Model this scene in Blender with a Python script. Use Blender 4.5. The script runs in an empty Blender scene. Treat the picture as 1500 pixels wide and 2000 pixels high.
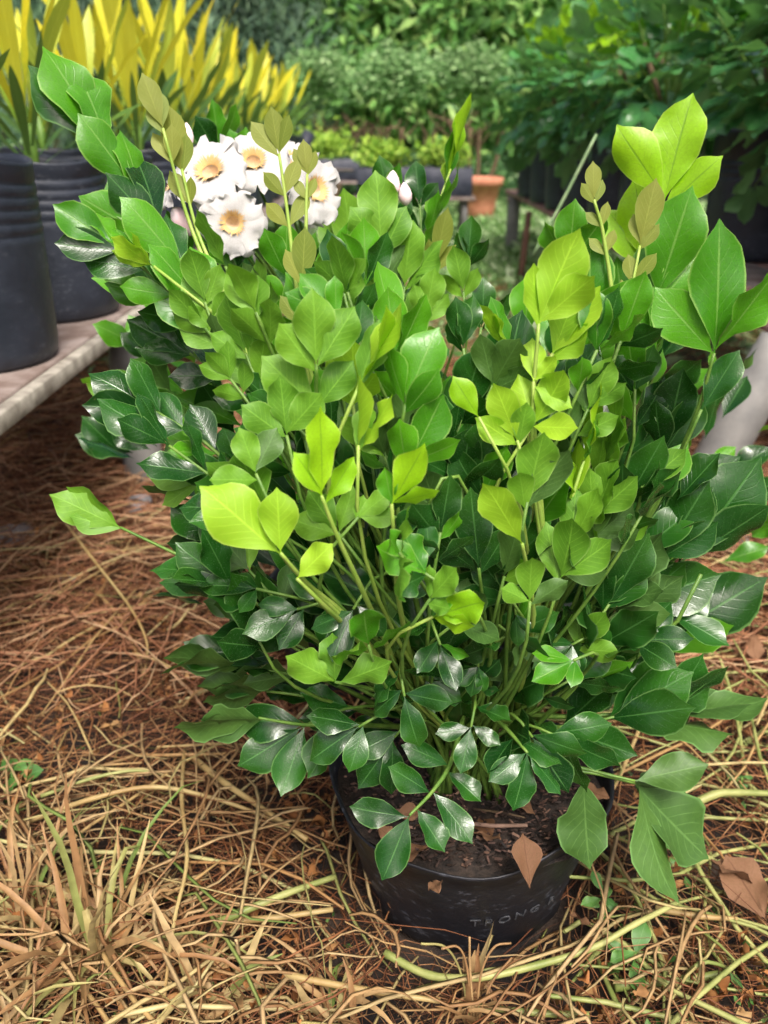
import bpy, bmesh, math, random
import numpy as np
from mathutils import Vector, Matrix, Quaternion

random.seed(7); RNG = np.random.default_rng(7)
sc = bpy.context.scene
col = sc.collection
R = math.radians

# ------------------------------------------------------------------ camera
CAM_H = 0.89; PITCH = R(24.4); FPX = 1650.0
cam = bpy.data.cameras.new('camera'); camo = bpy.data.objects.new('camera', cam); col.objects.link(camo)
camo.location = (0, 0, CAM_H); camo.rotation_euler = (math.pi/2 - PITCH, 0, 0)
cam.sensor_fit = 'VERTICAL'; cam.sensor_height = 36.0; cam.sensor_width = 27.0
cam.lens = 36.0*FPX/2000.0
cam.clip_start = 0.02; cam.clip_end = 500
cam.dof.use_dof = True; cam.dof.focus_distance = 0.80; cam.dof.aperture_fstop = 5.6
sc.camera = camo

# ------------------------------------------------------------------ sky, sun, exposure
SUN_EL, SUN_AZ = R(56), R(165)         # soft high light from behind the camera
world = bpy.data.worlds.new('World'); sc.world = world; world.use_nodes = True
wn = world.node_tree; wn.nodes.clear()
sky = wn.nodes.new('ShaderNodeTexSky'); sky.sky_type = 'NISHITA'; sky.sun_disc = False
sky.sun_elevation = SUN_EL; sky.sun_rotation = SUN_AZ
sky.dust_density = 7.0; sky.air_density = 0.4; sky.ozone_density = 0.0
bg = wn.nodes.new('ShaderNodeBackground'); bg.inputs['Strength'].default_value = 0.11
wo = wn.nodes.new('ShaderNodeOutputWorld')
wn.links.new(sky.outputs[0], bg.inputs[0]); wn.links.new(bg.outputs[0], wo.inputs[0])
sl = bpy.data.lights.new('sun', 'SUN'); sl.energy = 1.5; sl.angle = R(18); sl.color = (1, .97, .92)
so = bpy.data.objects.new('sun', sl); col.objects.link(so)
sd = Vector((math.sin(SUN_AZ)*math.cos(SUN_EL), math.cos(SUN_AZ)*math.cos(SUN_EL), math.sin(SUN_EL)))
so.rotation_euler = (-sd).to_track_quat('-Z', 'Y').to_euler(); so.location = (0, 0, 8)
vs = sc.view_settings
vs.view_transform = 'Standard'; vs.look = 'None'; vs.gamma = 1; vs.exposure = 1.24; vs.use_curve_mapping = False
sc.cycles.use_denoising = True
sc.cycles.max_bounces = 8; sc.cycles.transparent_max_bounces = 6

CP, SP = math.cos(PITCH), math.sin(PITCH)
def at(px, py, fwd):
    """photograph pixel (1500x2000) at a forward distance in metres -> point in the place"""
    yd = (py-1000)/FPX
    s = fwd/(CP - yd*SP)
    return Vector((s*(px-750)/FPX, fwd, CAM_H - s*(yd*CP + SP)))
def ground(px, py, z=0.0):
    yd = (py-1000)/FPX
    s = (CAM_H - z)/(yd*CP + SP)
    return Vector((s*(px-750)/FPX, s*(CP - yd*SP), z))

# ------------------------------------------------------------------ materials
def mat(name):
    m = bpy.data.materials.new(name); m.use_nodes = True
    nt = m.node_tree; nt.nodes.clear()
    out = nt.nodes.new('ShaderNodeOutputMaterial'); p = nt.nodes.new('ShaderNodeBsdfPrincipled')
    nt.links.new(p.outputs[0], out.inputs[0])
    return m, nt, p, out
class NT:
    def __init__(s, nt): s.nt = nt
    def node(s, t, **kw):
        n = s.nt.nodes.new(t)
        for k, v in kw.items(): setattr(n, k, v)
        return n
    def put(s, sock, v):
        if isinstance(v, (int, float)): sock.default_value = v
        elif isinstance(v, tuple):
            sock.default_value = v if len(v) == len(sock.default_value) else (*v, 1)
        else: s.nt.links.new(v, sock)
    def math(s, op, a, b=0.0, c=0.0):
        n = s.node('ShaderNodeMath', operation=op)
        for i, v in enumerate((a, b, c)): s.put(n.inputs[i], v)
        return n.outputs[0]
    def ss(s, x, lo, hi, a=0.0, b=1.0):
        n = s.node('ShaderNodeMapRange', interpolation_type='SMOOTHSTEP')
        for i, v in enumerate((x, lo, hi, a, b)): s.put(n.inputs[i], v)
        return n.outputs[0]
    def mix(s, f, a, b, mode='MIX'):
        n = s.node('ShaderNodeMix', data_type='RGBA', blend_type=mode)
        s.put(n.inputs[0], f); s.put(n.inputs[6], a); s.put(n.inputs[7], b)
        return n.outputs[2]
    def noise(s, scale, detail=3, vec=None, rough=.55, dist=0.0):
        n = s.node('ShaderNodeTexNoise'); n.inputs['Scale'].default_value = scale
        n.inputs['Detail'].default_value = detail; n.inputs['Roughness'].default_value = rough
        n.inputs['Distortion'].default_value = dist
        if vec is not None: s.nt.links.new(vec, n.inputs['Vector'])
        return n.outputs['Fac']
    def ramp(s, f, stops):
        n = s.node('ShaderNodeValToRGB'); e = n.color_ramp.elements
        while len(e) < len(stops): e.new(.5)
        for q, (pos, c) in zip(e, stops): q.position = pos; q.color = (*c, 1)
        s.put(n.inputs[0], f); return n.outputs[0]
    def obj(s): return s.node('ShaderNodeTexCoord').outputs['Object']
    def gen(s): return s.node('ShaderNodeTexCoord').outputs['Generated']
    def bump(s, h, strength, dist=.002):
        n = s.node('ShaderNodeBump'); n.inputs['Strength'].default_value = strength; n.inputs['Distance'].default_value = dist
        s.nt.links.new(h, n.inputs['Height']); return n.outputs[0]
    def rnd(s):
        a = s.node('ShaderNodeObjectInfo').outputs['Random']; b = s.node('ShaderNodeNewGeometry').outputs['Random Per Island']
        return s.math('FRACT', s.math('ADD', a, b))

def leaf_mat(name, cA, cB, uA, uB, vein, rough=.3, trans=.25, tcol=None, edge=(.35, .5, .12), edgef=.55, veins=9.0, spec=.5, stalk=None):
    m, nt, p, out = mat(name); N = NT(nt)
    uv = N.node('ShaderNodeUVMap').outputs[0]
    sx = N.node('ShaderNodeSeparateXYZ'); nt.links.new(uv, sx.inputs[0])
    u = N.math('ABSOLUTE', N.math('MULTIPLY_ADD', sx.outputs[0], 2.0, -1.0)); v = sx.outputs[1]
    mid = N.ss(u, .018, .06, 1.0, 0.0)
    ed = N.ss(u, .90, .985)
    tri = N.math('ABSOLUTE', N.math('MULTIPLY_ADD', N.math('FRACT', N.math('MULTIPLY_ADD', u, -2.6, N.math('MULTIPLY', v, veins))), 2.0, -1.0))
    vn = N.math('MULTIPLY', N.ss(tri, .84, 1.0), N.ss(u, .95, .5, 0.0, 1.0))
    r = N.rnd()
    nz = N.noise(38, 3, N.obj())
    base = N.mix(r, cA, cB)
    r2 = N.math('FRACT', N.math('MULTIPLY', r, 7.31))
    base = N.mix(N.math('MULTIPLY', N.ss(v, .15, 1.0), N.math('MULTIPLY', r2, .55)), base, N.mix(.5, base, tcol or cB))
    base = N.mix(N.math('MULTIPLY', N.ss(N.noise(11, 4, N.obj(), .6), .45, .75), .15), base, N.mix(.55, base, vein))
    base = N.mix(N.math('MULTIPLY', N.ss(N.noise(150, 2, N.obj()), .71, .76), .45), base, (.16, .12, .04))
    base = N.mix(N.ss(nz, .35, .75, 0.0, .35), base, N.mix(.5, base, (.02, .05, .01)))
    if stalk: base = N.mix(N.ss(N.math('ADD', v, N.math('MULTIPLY_ADD', N.noise(30, 3, N.obj()), .5, -.25)), .05, .55, .85, 0.0), base, stalk)
    top = N.mix(N.math('MAXIMUM', N.math('MULTIPLY', mid, .6), N.math('MULTIPLY', vn, .14)), base, vein)
    under = N.mix(r, uA, uB); uvein = tuple(min(1, q*1.7+.03) for q in uB)
    under = N.mix(N.math('MAXIMUM', N.math('MULTIPLY', mid, .6), N.math('MULTIPLY', vn, .55)), under, N.mix(.65, under, uvein))
    under = N.mix(N.ss(N.noise(16, 4, N.obj()), .4, .7, 0.0, .30), under, N.mix(.6, under, cA))
    back = N.node('ShaderNodeNewGeometry').outputs['Backfacing']
    c = N.mix(back, top, under)
    c = N.mix(N.math('MULTIPLY', ed, edgef), c, edge)
    N.put(p.inputs['Base Color'], c)
    N.put(p.inputs['Roughness'], N.math('ADD', N.math('MULTIPLY_ADD', back, .5-rough, rough), N.math('MULTIPLY_ADD', nz, .34, -.14)))
    p.inputs['Specular IOR Level'].default_value = spec
    h = N.math('ADD', N.math('MULTIPLY', N.math('ADD', mid, N.math('MULTIPLY', vn, .6)), -1.0), N.math('MULTIPLY', nz, .8))
    N.put(p.inputs['Normal'], N.bump(h, .22, .0011))
    t = N.node('ShaderNodeBsdfTranslucent'); N.put(t.inputs[0], N.mix(.5, c, tcol or cB))
    ms = N.node('ShaderNodeMixShader'); ms.inputs[0].default_value = trans
    nt.links.new(p.outputs[0], ms.inputs[1]); nt.links.new(t.outputs[0], ms.inputs[2]); nt.links.new(ms.outputs[0], out.inputs[0])
    return m

M = {}
M['young'] = leaf_mat('leaf_young', (.23, .52, .008), (.37, .66, .012), (.25, .48, .02), (.35, .58, .025), (.12, .27, .02), .36, .40, (.40, .75, .02), (.50, .68, .12), .5)
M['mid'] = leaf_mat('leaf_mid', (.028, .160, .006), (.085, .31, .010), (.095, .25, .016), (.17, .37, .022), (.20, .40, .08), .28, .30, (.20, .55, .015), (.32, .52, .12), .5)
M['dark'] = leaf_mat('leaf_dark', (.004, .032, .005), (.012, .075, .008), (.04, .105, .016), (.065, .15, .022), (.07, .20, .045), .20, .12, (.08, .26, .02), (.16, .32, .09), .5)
M['olive'] = leaf_mat('leaf_olive', (.17, .26, .025), (.28, .33, .04), (.19, .26, .035), (.28, .31, .05), (.13, .15, .03), .36, .42, (.4, .45, .05), (.30, .38, .08))
M['far_dark'] = leaf_mat('leaf_bench_shrub', (.03, .15, .055), (.075, .26, .07), (.09, .22, .08), (.14, .30, .10), (.10, .24, .10), .25, .25, (.15, .42, .05), (.2, .36, .14), .4, 9.0, .8)
M['yellow'] = leaf_mat('leaf_yellow', (.60, .52, .012), (.62, .62, .03), (.52, .52, .03), (.56, .58, .05), (.75, .60, .05), .42, .36, (.9, .82, .03), (.6, .6, .08), .3, 14, .5, (.20, .34, .03))
M['yelgreen'] = leaf_mat('leaf_yellow_green', (.24, .38, .03), (.46, .53, .05), (.27, .38, .05), (.44, .5, .06), (.6, .6, .1), .42, .36, (.7, .78, .05), (.5, .55, .1), .3, 14, .5, (.12, .26, .03))
M['strapgreen'] = leaf_mat('leaf_strap_green', (.02, .085, .015), (.07, .17, .025), (.06, .14, .03), (.1, .2, .04), (.3, .35, .05), .38, .2, (.2, .35, .03), (.25, .3, .05), .3, 14)
M['dead'] = leaf_mat('leaf_dead', (.11, .052, .026), (.21, .11, .060), (.13, .068, .038), (.22, .125, .07), (.08, .035, .018), .7, .08, None, (.2, .11, .07), .3, 7, .2)
M['weed'] = leaf_mat('leaf_weed', (.05, .16, .03), (.11, .26, .05), (.08, .18, .05), (.12, .24, .07), (.15, .3, .1), .45, .25)

def plain(name, c1, c2, scale, rough=.6, bump=.0, bscale=None, spec=.4, island=False, detail=4):
    m, nt, p, out = mat(name); N = NT(nt)
    f = N.ss(N.noise(scale, detail, N.obj()), .3, .7)
    if island: f = N.math('FRACT', N.math('ADD', N.math('MULTIPLY', f, .4), N.rnd()))
    N.put(p.inputs['Base Color'], N.mix(f, c1, c2)); p.inputs['Roughness'].default_value = rough
    p.inputs['Specular IOR Level'].default_value = spec
    if bump: N.put(p.inputs['Normal'], N.bump(N.noise(bscale or scale*3, 5, N.obj()), bump, .003))
    return m
M['stem'] = plain('stem_green', (.07, .16, .022), (.14, .25, .04), 60, .45, .2, 300)
M['stem_young'] = plain('stem_young', (.22, .36, .05), (.30, .40, .08), 60, .45)
M['stem_grass'] = plain('grass_stem', (.16, .27, .12), (.24, .34, .17), 30, .5)
M['bark'] = plain('bark', (.07, .045, .025), (.16, .11, .06), 40, .85, .8, 90)
M['stem_dry'] = plain('stalk_pale', (.27, .17, .06), (.40, .31, .13), 14, .5, .2, 200)
M['stem_dry_green'] = plain('stalk_pale_green', (.15, .19, .045), (.34, .34, .12), 14, .5, .2, 200)
M['twig'] = plain('twig', (.16, .10, .07), (.30, .19, .14), 40, .8, .4, 200)

def ramp_island(name, stops, rough=.7, trans=0.0, scale=60):
    m, nt, p, out = mat(name); N = NT(nt)
    r = N.rnd(); c = N.ramp(r, stops)
    c = N.mix(N.ss(N.noise(scale, 3, N.obj()), .35, .7, 0.0, .45), c, N.mix(.75, c, (.05, .025, .01)))
    N.put(p.inputs['Base Color'], c); p.inputs['Roughness'].default_value = rough
    p.inputs['Specular IOR Level'].default_value = .3
    if trans:
        t = N.node('ShaderNodeBsdfTranslucent'); N.put(t.inputs[0], c)
        ms = N.node('ShaderNodeMixShader'); ms.inputs[0].default_value = trans
        nt.links.new(p.outputs[0], ms.inputs[1]); nt.links.new(t.outputs[0], ms.inputs[2]); nt.links.new(ms.outputs[0], out.inputs[0])
    return m
M['straw'] = ramp_island('straw', [(0, (.07, .022, .009)), (.25, (.17, .06, .022)), (.5, (.27, .115, .045)), (.75, (.36, .19, .08)), (.93, (.37, .25, .10)), (1.0, (.20, .21, .06))], .6)
M['straw_salmon'] = ramp_island('straw_salmon', [(0, (.14, .05, .025)), (.35, (.34, .15, .075)), (.7, (.46, .25, .14)), (1.0, (.52, .36, .20))], .65)
M['straw_fine'] = ramp_island('straw_fine', [(0, (.02, .008, .004)), (.35, (.075, .028, .012)), (.6, (.19, .07, .028)), (.85, (.32, .14, .06)), (1.0, (.36, .22, .10))], .7)
M['straw_pale'] = ramp_island('straw_pale', [(0, (.30, .16, .06)), (.5, (.42, .31, .13)), (.85, (.46, .40, .19)), (1.0, (.28, .33, .10))], .5)
M['straw_blade'] = ramp_island('straw_blade', [(0, (.26, .13, .055)), (.35, (.40, .25, .11)), (.75, (.50, .36, .18)), (.93, (.42, .36, .14)), (1, (.15, .23, .05))], .55, .2)
M['crumb'] = ramp_island('dry_leaf', [(0, (.12, .045, .015)), (.4, (.30, .12, .035)), (.7, (.42, .20, .07)), (1, (.50, .32, .14))], .7, .15)
M['chip'] = ramp_island('soil_chip', [(0, (.012, .009, .008)), (.5, (.035, .022, .018)), (.8, (.09, .05, .038)), (1, (.22, .13, .09))], .75)
M['grass'] = ramp_island('ground_cover', [(0, (.09, .22, .05)), (.45, (.22, .40, .13)), (.8, (.38, .54, .26)), (1, (.54, .64, .42))], .6, .35, 2)
M['weedcover'] = ramp_island('weed_cover', [(0, (.03, .10, .02)), (.6, (.08, .20, .04)), (1, (.18, .30, .09))], .5, .2)
M['fol_deep'] = ramp_island('foliage_deep', [(0, (0.051, 0.131, 0.058)), (.6, (0.109, 0.261, 0.102)), (1, (0.203, 0.406, 0.145))], .5, .4, 1)
M['fol_blue'] = ramp_island('foliage_feathery', [(0, (0.072, 0.145, 0.109)), (.6, (0.160, 0.290, 0.189)), (1, (0.319, 0.493, 0.290))], .55, .45, 1)
M['fol_mid'] = ramp_island('foliage_mid', [(0, (0.087, 0.232, 0.072)), (.55, (0.232, 0.522, 0.131)), (1, (0.493, 0.700, 0.232))], .45, .45, 1)
M['fol_lime'] = ramp_island('foliage_lime', [(0, (.14, .30, .03)), (.6, (.28, .46, .05)), (1, (.40, .55, .08))], .5, .3, 1)
M['fol_soft'] = ramp_island('foliage_soft', [(0, (0.116, 0.261, 0.087)), (.6, (0.261, 0.493, 0.174)), (1, (0.493, 0.700, 0.348))], .5, .4, 1)

def pot_mat(name, base, wear, scuff):
    m, nt, p, out = mat(name); N = NT(nt)
    o = N.obj(); mp = N.node('ShaderNodeMapping'); nt.links.new(o, mp.inputs[0]); mp.inputs['Scale'].default_value = (1, 1, 2.2)
    a = N.noise(55, 6, mp.outputs[0], .7); b = N.noise(9, 3, o)
    sc_ = N.math('MULTIPLY', N.ss(a, .54, .68), N.ss(b, .36, .62))
    dust = N.ss(N.noise(260, 2, o), .70, .78)
    c = N.mix(N.math('MULTIPLY', sc_, scuff), N.mix(N.ss(b, .3, .7), base, tuple(x*1.7 for x in base)), wear)
    c = N.mix(N.math('MULTIPLY', dust, scuff*.7), c, wear)
    N.put(p.inputs['Base Color'], c)
    N.put(p.inputs['Roughness'], N.math('MULTIPLY_ADD', b, .3, .30))
    N.put(p.inputs['Normal'], N.bump(N.math('ADD', N.noise(28, 4, o), N.math('MULTIPLY', a, .3)), .5, .004))
    return m
M['pot'] = pot_mat('black_pot', (.006, .0065, .009), (.12, .13, .155), .7)
M['bag'] = pot_mat('black_grow_bag', (.015, .019, .028), (.12, .13, .15), .55)
M['soil'] = plain('potting_soil', (.010, .008, .007), (.035, .024, .018), 90, .9, 1.0, 160)
M['emboss'] = plain('pot_lettering', (.014, .015, .018), (.085, .09, .10), 150, .35)
M['pipe'] = plain('grey_pipe', (.13, .13, .125), (.23, .225, .21), 9, .55, .15, 60)
M['wood'] = plain('weathered_board', (.12, .085, .07), (.23, .19, .17), 14, .8, .6, 60)
M['woodred'] = plain('weathered_red_board', (.22, .10, .08), (.33, .21, .18), 14, .8, .6, 60)
M['angle'] = plain('pale_edge', (.15, .135, .11), (.33, .31, .26), 22, .6, .4, 70)
M['stick'] = plain('brown_stick', (.06, .03, .02), (.14, .07, .045), 20, .85, .5, 60)
M['stone'] = plain('grey_stone', (.13, .13, .13), (.26, .26, .27), 30, .8, .5, 90)
M['terracotta'] = plain('terracotta', (.38, .14, .08), (.50, .22, .13), 20, .75, .2, 60)
M['blackplastic'] = plain('tray_plastic', (.02, .025, .04), (.05, .055, .075), 14, .5)
M['petal'] = plain('petal_white', (.50, .49, .46), (.62, .62, .615), 60, .6, .6, 120, .2)
M['throat'] = plain('throat_orange', (.70, .40, .12), (.80, .60, .30), 160, .7, .5, 300, .2)
M['throat_in'] = plain('throat_tan', (.60, .42, .24), (.74, .60, .42), 120, .7, .3, 300, .2)
M['bud'] = plain('bud_pink', (.80, .55, .58), (.82, .74, .72), 60, .5)

# ------------------------------------------------------------------ mesh helpers
def mesh(name, verts, faces, mats, smooth=True, uv=None, mi=None):
    me = bpy.data.meshes.new(name)
    verts = np.asarray(verts, dtype=np.float32).reshape(-1, 3)
    if isinstance(faces, np.ndarray):
        k = faces.shape[1]; nf = len(faces)
        me.vertices.add(len(verts)); me.vertices.foreach_set('co', verts.ravel())
        me.loops.add(nf*k); me.loops.foreach_set('vertex_index', faces.astype(np.int32).ravel())
        me.polygons.add(nf); me.polygons.foreach_set('loop_start', np.arange(0, nf*k, k, dtype=np.int32))
        me.update(calc_edges=True)
    else:
        me.from_pydata(verts.tolist(), [], faces); me.update()
    if uv is not None:
        l = me.uv_layers.new(name='UVMap'); vi = np.empty(len(me.loops), dtype=np.int32); me.loops.foreach_get('vertex_index', vi)
        l.data.foreach_set('uv', np.asarray(uv, dtype=np.float32)[vi].ravel())
    for m in (mats if isinstance(mats, (list, tuple)) else [mats]): me.materials.append(M[m])
    if mi is not None: me.polygons.foreach_set('material_index', np.asarray(mi, dtype=np.int32))
    me.polygons.foreach_set('use_smooth', [smooth]*len(me.polygons))
    me.validate()
    return me
def link(name, me, parent=None, M4=None):
    o = bpy.data.objects.new(name, me); col.objects.link(o)
    if parent is not None:
        o.parent = parent
        if parent.type == 'EMPTY': o.matrix_parent_inverse = Matrix.Translation(-parent.location)
    if M4 is not None: o.matrix_basis = M4
    return o
def tag(o, label, cat=None, group=None, kind=None):
    if label: o['label'] = label
    if cat: o['category'] = cat
    if group: o['group'] = group
    if kind: o['kind'] = kind
    return o
def thing(name, loc, label, cat, group=None):
    o = bpy.data.objects.new(name, None); col.objects.link(o); o.location = loc; o.empty_display_size = .05
    return tag(o, label, cat, group)

class MB:
    def __init__(s): s.v = []; s.f = []; s.n = 0
    def add(s, v, f):
        s.v.append(np.asarray(v, dtype=float).reshape(-1, 3)); s.f += [[i+s.n for i in q] for q in f]; s.n += len(s.v[-1])
    def tube(s, pts, rad, sides=6, cap=True):
        pts = [Vector(p) for p in pts]; n = len(pts)
        if not hasattr(rad, '__len__'): rad = [rad]*n
        vs_, prev = [], None
        for i, p in enumerate(pts):
            t = (pts[min(i+1, n-1)] - pts[max(i-1, 0)]).normalized()
            if prev is None:
                prev = t.orthogonal().normalized()
            a = (prev - t*prev.dot(t)).normalized(); prev = a; b = t.cross(a)
            for k in range(sides):
                q = 2*math.pi*k/sides
                vs_.append(p + (a*math.cos(q) + b*math.sin(q))*rad[i])
        f = [[i*sides+k, i*sides+(k+1) % sides, (i+1)*sides+(k+1) % sides, (i+1)*sides+k] for i in range(n-1) for k in range(sides)]
        if cap: f += [list(range(sides))[::-1], [(n-1)*sides+k for k in range(sides)]]
        s.add([tuple(v) for v in vs_], f)
    def lathe(s, prof, seg=48, c=(0, 0, 0), fn=None, sy=1.0):
        vs_ = []
        for j, (r, z) in enumerate(prof):
            for k in range(seg):
                a = 2*math.pi*k/seg; rr = r; zz = z
                if fn: rr, zz = fn(r, z, a)
                vs_.append((c[0]+rr*math.cos(a), c[1]+rr*sy*math.sin(a), c[2]+zz))
        f = [[j*seg+k, j*seg+(k+1) % seg, (j+1)*seg+(k+1) % seg, (j+1)*seg+k] for j in range(len(prof)-1) for k in range(seg)]
        s.add(vs_, f)
    def disc(s, r, z, c, rings=6, seg=32, fn=None, sy=1.0):
        vs_ = [(c[0], c[1], z + (fn(0, 0) if fn else 0))]; f = []
        for j in range(1, rings+1):
            for k in range(seg):
                a = 2*math.pi*k/seg; q = r*j/rings
                vs_.append((c[0]+q*math.cos(a), c[1]+q*sy*math.sin(a), z+(fn(q*math.cos(a), q*math.sin(a)) if fn else 0)))
        for k in range(seg): f.append([0, 1+k, 1+(k+1) % seg])
        for j in range(rings-1):
            for k in range(seg): f.append([1+j*seg+k, 1+(j+1)*seg+k, 1+(j+1)*seg+(k+1) % seg, 1+j*seg+(k+1) % seg])
        s.add(vs_, f)
    def box(s, lo, hi, bev=.004, jitter=0):
        bm = bmesh.new(); bmesh.ops.create_cube(bm, size=1)
        for v in bm.verts: v.co = Vector([(lo[i]+hi[i])/2 + v.co[i]*(hi[i]-lo[i]) for i in range(3)])
        if bev: bmesh.ops.bevel(bm, geom=bm.edges[:], offset=bev, segments=1, affect='EDGES')
        bm.verts.ensure_lookup_table()
        s.add([tuple(v.co) for v in bm.verts], [[v.index for v in f.verts] for f in bm.faces]); bm.free()
    def build(s, name, m, parent=None, smooth=True):
        return link(name, mesh(name, np.concatenate(s.v), s.f, m, smooth), parent)

def bez(p0, p1, p2, p3, n=9):
    return [p0*(1-t)**3 + p1*3*t*(1-t)**2 + p2*3*t*t*(1-t) + p3*t**3 for t in [i/(n-1) for i in range(n)]]
def catmull(pts, per=5):
    P = [pts[0]*2-pts[1]] + list(pts) + [pts[-1]*2-pts[-2]]; out = []
    for i in range(1, len(P)-2):
        for k in range(per):
            t = k/per; a, b, c, d = P[i-1:i+3]
            out.append(.5*((2*b) + (c-a)*t + (2*a-5*b+4*c-d)*t*t + (3*b-a-3*c+d)*t**3))
    out.append(pts[-1].copy()); return out

# ------------------------------------------------------------------ leaves
OB_T = [0, .05, .12, .22, .34, .46, .58, .69, .79, .87, .94, 1.0]
OB_W = [.012, .018, .08, .205, .335, .435, .488, .475, .39, .24, .085, .004]
LAN_W = [.10, .13, .19, .27, .36, .44, .49, .50, .45, .35, .19, .01]
def leaf_geo(width, W=OB_W, bend=.15, fold=.15, wave=.03, nw=2.5, twist=0., tipcurl=.0, ph=0., cols=6, asym=0., crumple=0, seed=0, arch=.10):
    """unit-length leaf: y along, x across, z = upper side"""
    rg = np.random.default_rng(seed); V, UV = [], []
    yy = zz = 0.; ang = 0.; pt = 0.
    for j, t in enumerate(OB_T):
        dt = t - pt; pt = t
        ang = -bend*1.6*t - tipcurl*max(0, t-.75)*6
        yy += dt*math.cos(ang); zz += dt*math.sin(ang)
        for i in range(cols+1):
            u = -1 + 2*i/cols
            w = W[j]*width*(1 + asym*u)
            x = u*w
            z = fold*(math.sqrt(x*x+.0016)-.04)*(1-.25*abs(u)) - arch*x*x/width*2
            z += wave*(abs(u)**1.6)*math.sin(t*nw*2*math.pi + ph + (0 if u > 0 else 1.7))*min(1, W[j]*2.6)
            if crumple: z += crumple*rg.normal(); x += crumple*.3*rg.normal()
            tw = twist*t; x2 = x*math.cos(tw) - z*math.sin(tw); z2 = x*math.sin(tw) + z*math.cos(tw)
            V.append((x2, yy - z2*math.sin(ang)*.8, zz + z2*math.cos(ang))); UV.append((u*.5+.5, t))
    c1 = cols+1
    F = np.array([[j*c1+i, j*c1+i+1, (j+1)*c1+i+1, (j+1)*c1+i] for j in range(len(OB_T)-1) for i in range(cols)])
    return np.array(V), F, np.array(UV)
rl = random.Random(3)
LEAVES = [leaf_geo(rl.uniform(.45, .56), OB_W, rl.uniform(-.08, .34), rl.uniform(.05, .38), rl.uniform(.025, .075), rl.uniform(1.2, 2.6),
                   rl.uniform(-.35, .35), rl.uniform(-.15, .25), rl.uniform(0, 6.28), 6, rl.uniform(-.12, .12), arch=rl.uniform(-.25, .55)) for _ in range(20)]
CUPPED = [leaf_geo(rl.uniform(.56, .66), OB_W, rl.uniform(-.1, .12), rl.uniform(.12, .3), rl.uniform(.06, .11), rl.uniform(1.4, 2.4),
                   rl.uniform(-.2, .2), rl.uniform(-.3, .1), rl.uniform(0, 6.28), arch=rl.uniform(-.3, .1)) for _ in range(8)]
BABY = [leaf_geo(rl.uniform(.40, .5), OB_W, rl.uniform(-.15, .05), rl.uniform(.1, .4), .01, 2, 0, 0, 0) for _ in range(4)]
STRAP = [leaf_geo(rl.uniform(.078, .112), LAN_W, rl.uniform(-.1, .28), rl.uniform(.2, .5), rl.uniform(.004, .01), 3, rl.uniform(-.4, .4), 0, rl.uniform(0, 6), 4) for _ in range(8)]
DEADL = [leaf_geo(rl.uniform(.55, .75), OB_W, rl.uniform(-.5, .5), rl.uniform(.1, .7), rl.uniform(.06, .14), rl.uniform(1, 2), rl.uniform(-.8, .8), rl.uniform(-.5, .6), rl.uniform(0, 6), 6, 0, .018, k) for k in range(6)]
SETS = dict(leaf=LEAVES, cup=CUPPED, baby=BABY, strap=STRAP, dead=DEADL)
_lm = {}
def leaf_mesh(kind, i, m):
    k = (kind, i, m)
    if k not in _lm:
        V, F, UV = SETS[kind][i]; _lm[k] = mesh('leaf_'+kind, V, F, m, True, UV)
    return _lm[k]
def frame(base, a, n, L):
    a = a.normalized(); n = (n - a*n.dot(a)).normalized(); x = a.cross(n)
    m = Matrix(((x.x, a.x, n.x, 0), (x.y, a.y, n.y, 0), (x.z, a.z, n.z, 0), (0, 0, 0, 1)))
    return Matrix.Translation(base) @ m @ Matrix.Scale(L, 4)
def put_leaf(parent, base, a, n, L, kind, m, name='leaf', rng=random):
    i = rng.randrange(len(SETS[kind]))
    return link(name, leaf_mesh(kind, i, m), parent, frame(base, a, n, L))
def merged_leaves(name, items, parent, mats):
    """items: (kind, index, matrix, material index) -> one mesh"""
    V, F, U, I = [], [], [], []; n = 0
    for kind, i, m4, mi in items:
        v, f, uv = SETS[kind][i]; A = np.array(m4)
        V.append(v @ A[:3, :3].T + A[:3, 3]); F.append(f + n); U.append(uv); I += [mi]*len(f); n += len(v)
    return link(name, mesh(name, np.concatenate(V), np.concatenate(F), mats, True, np.concatenate(U), I), parent)
CAMP = Vector((0, 0, CAM_H))
def rot(v, axis, ang): return Quaternion(axis, ang) @ v

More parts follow.
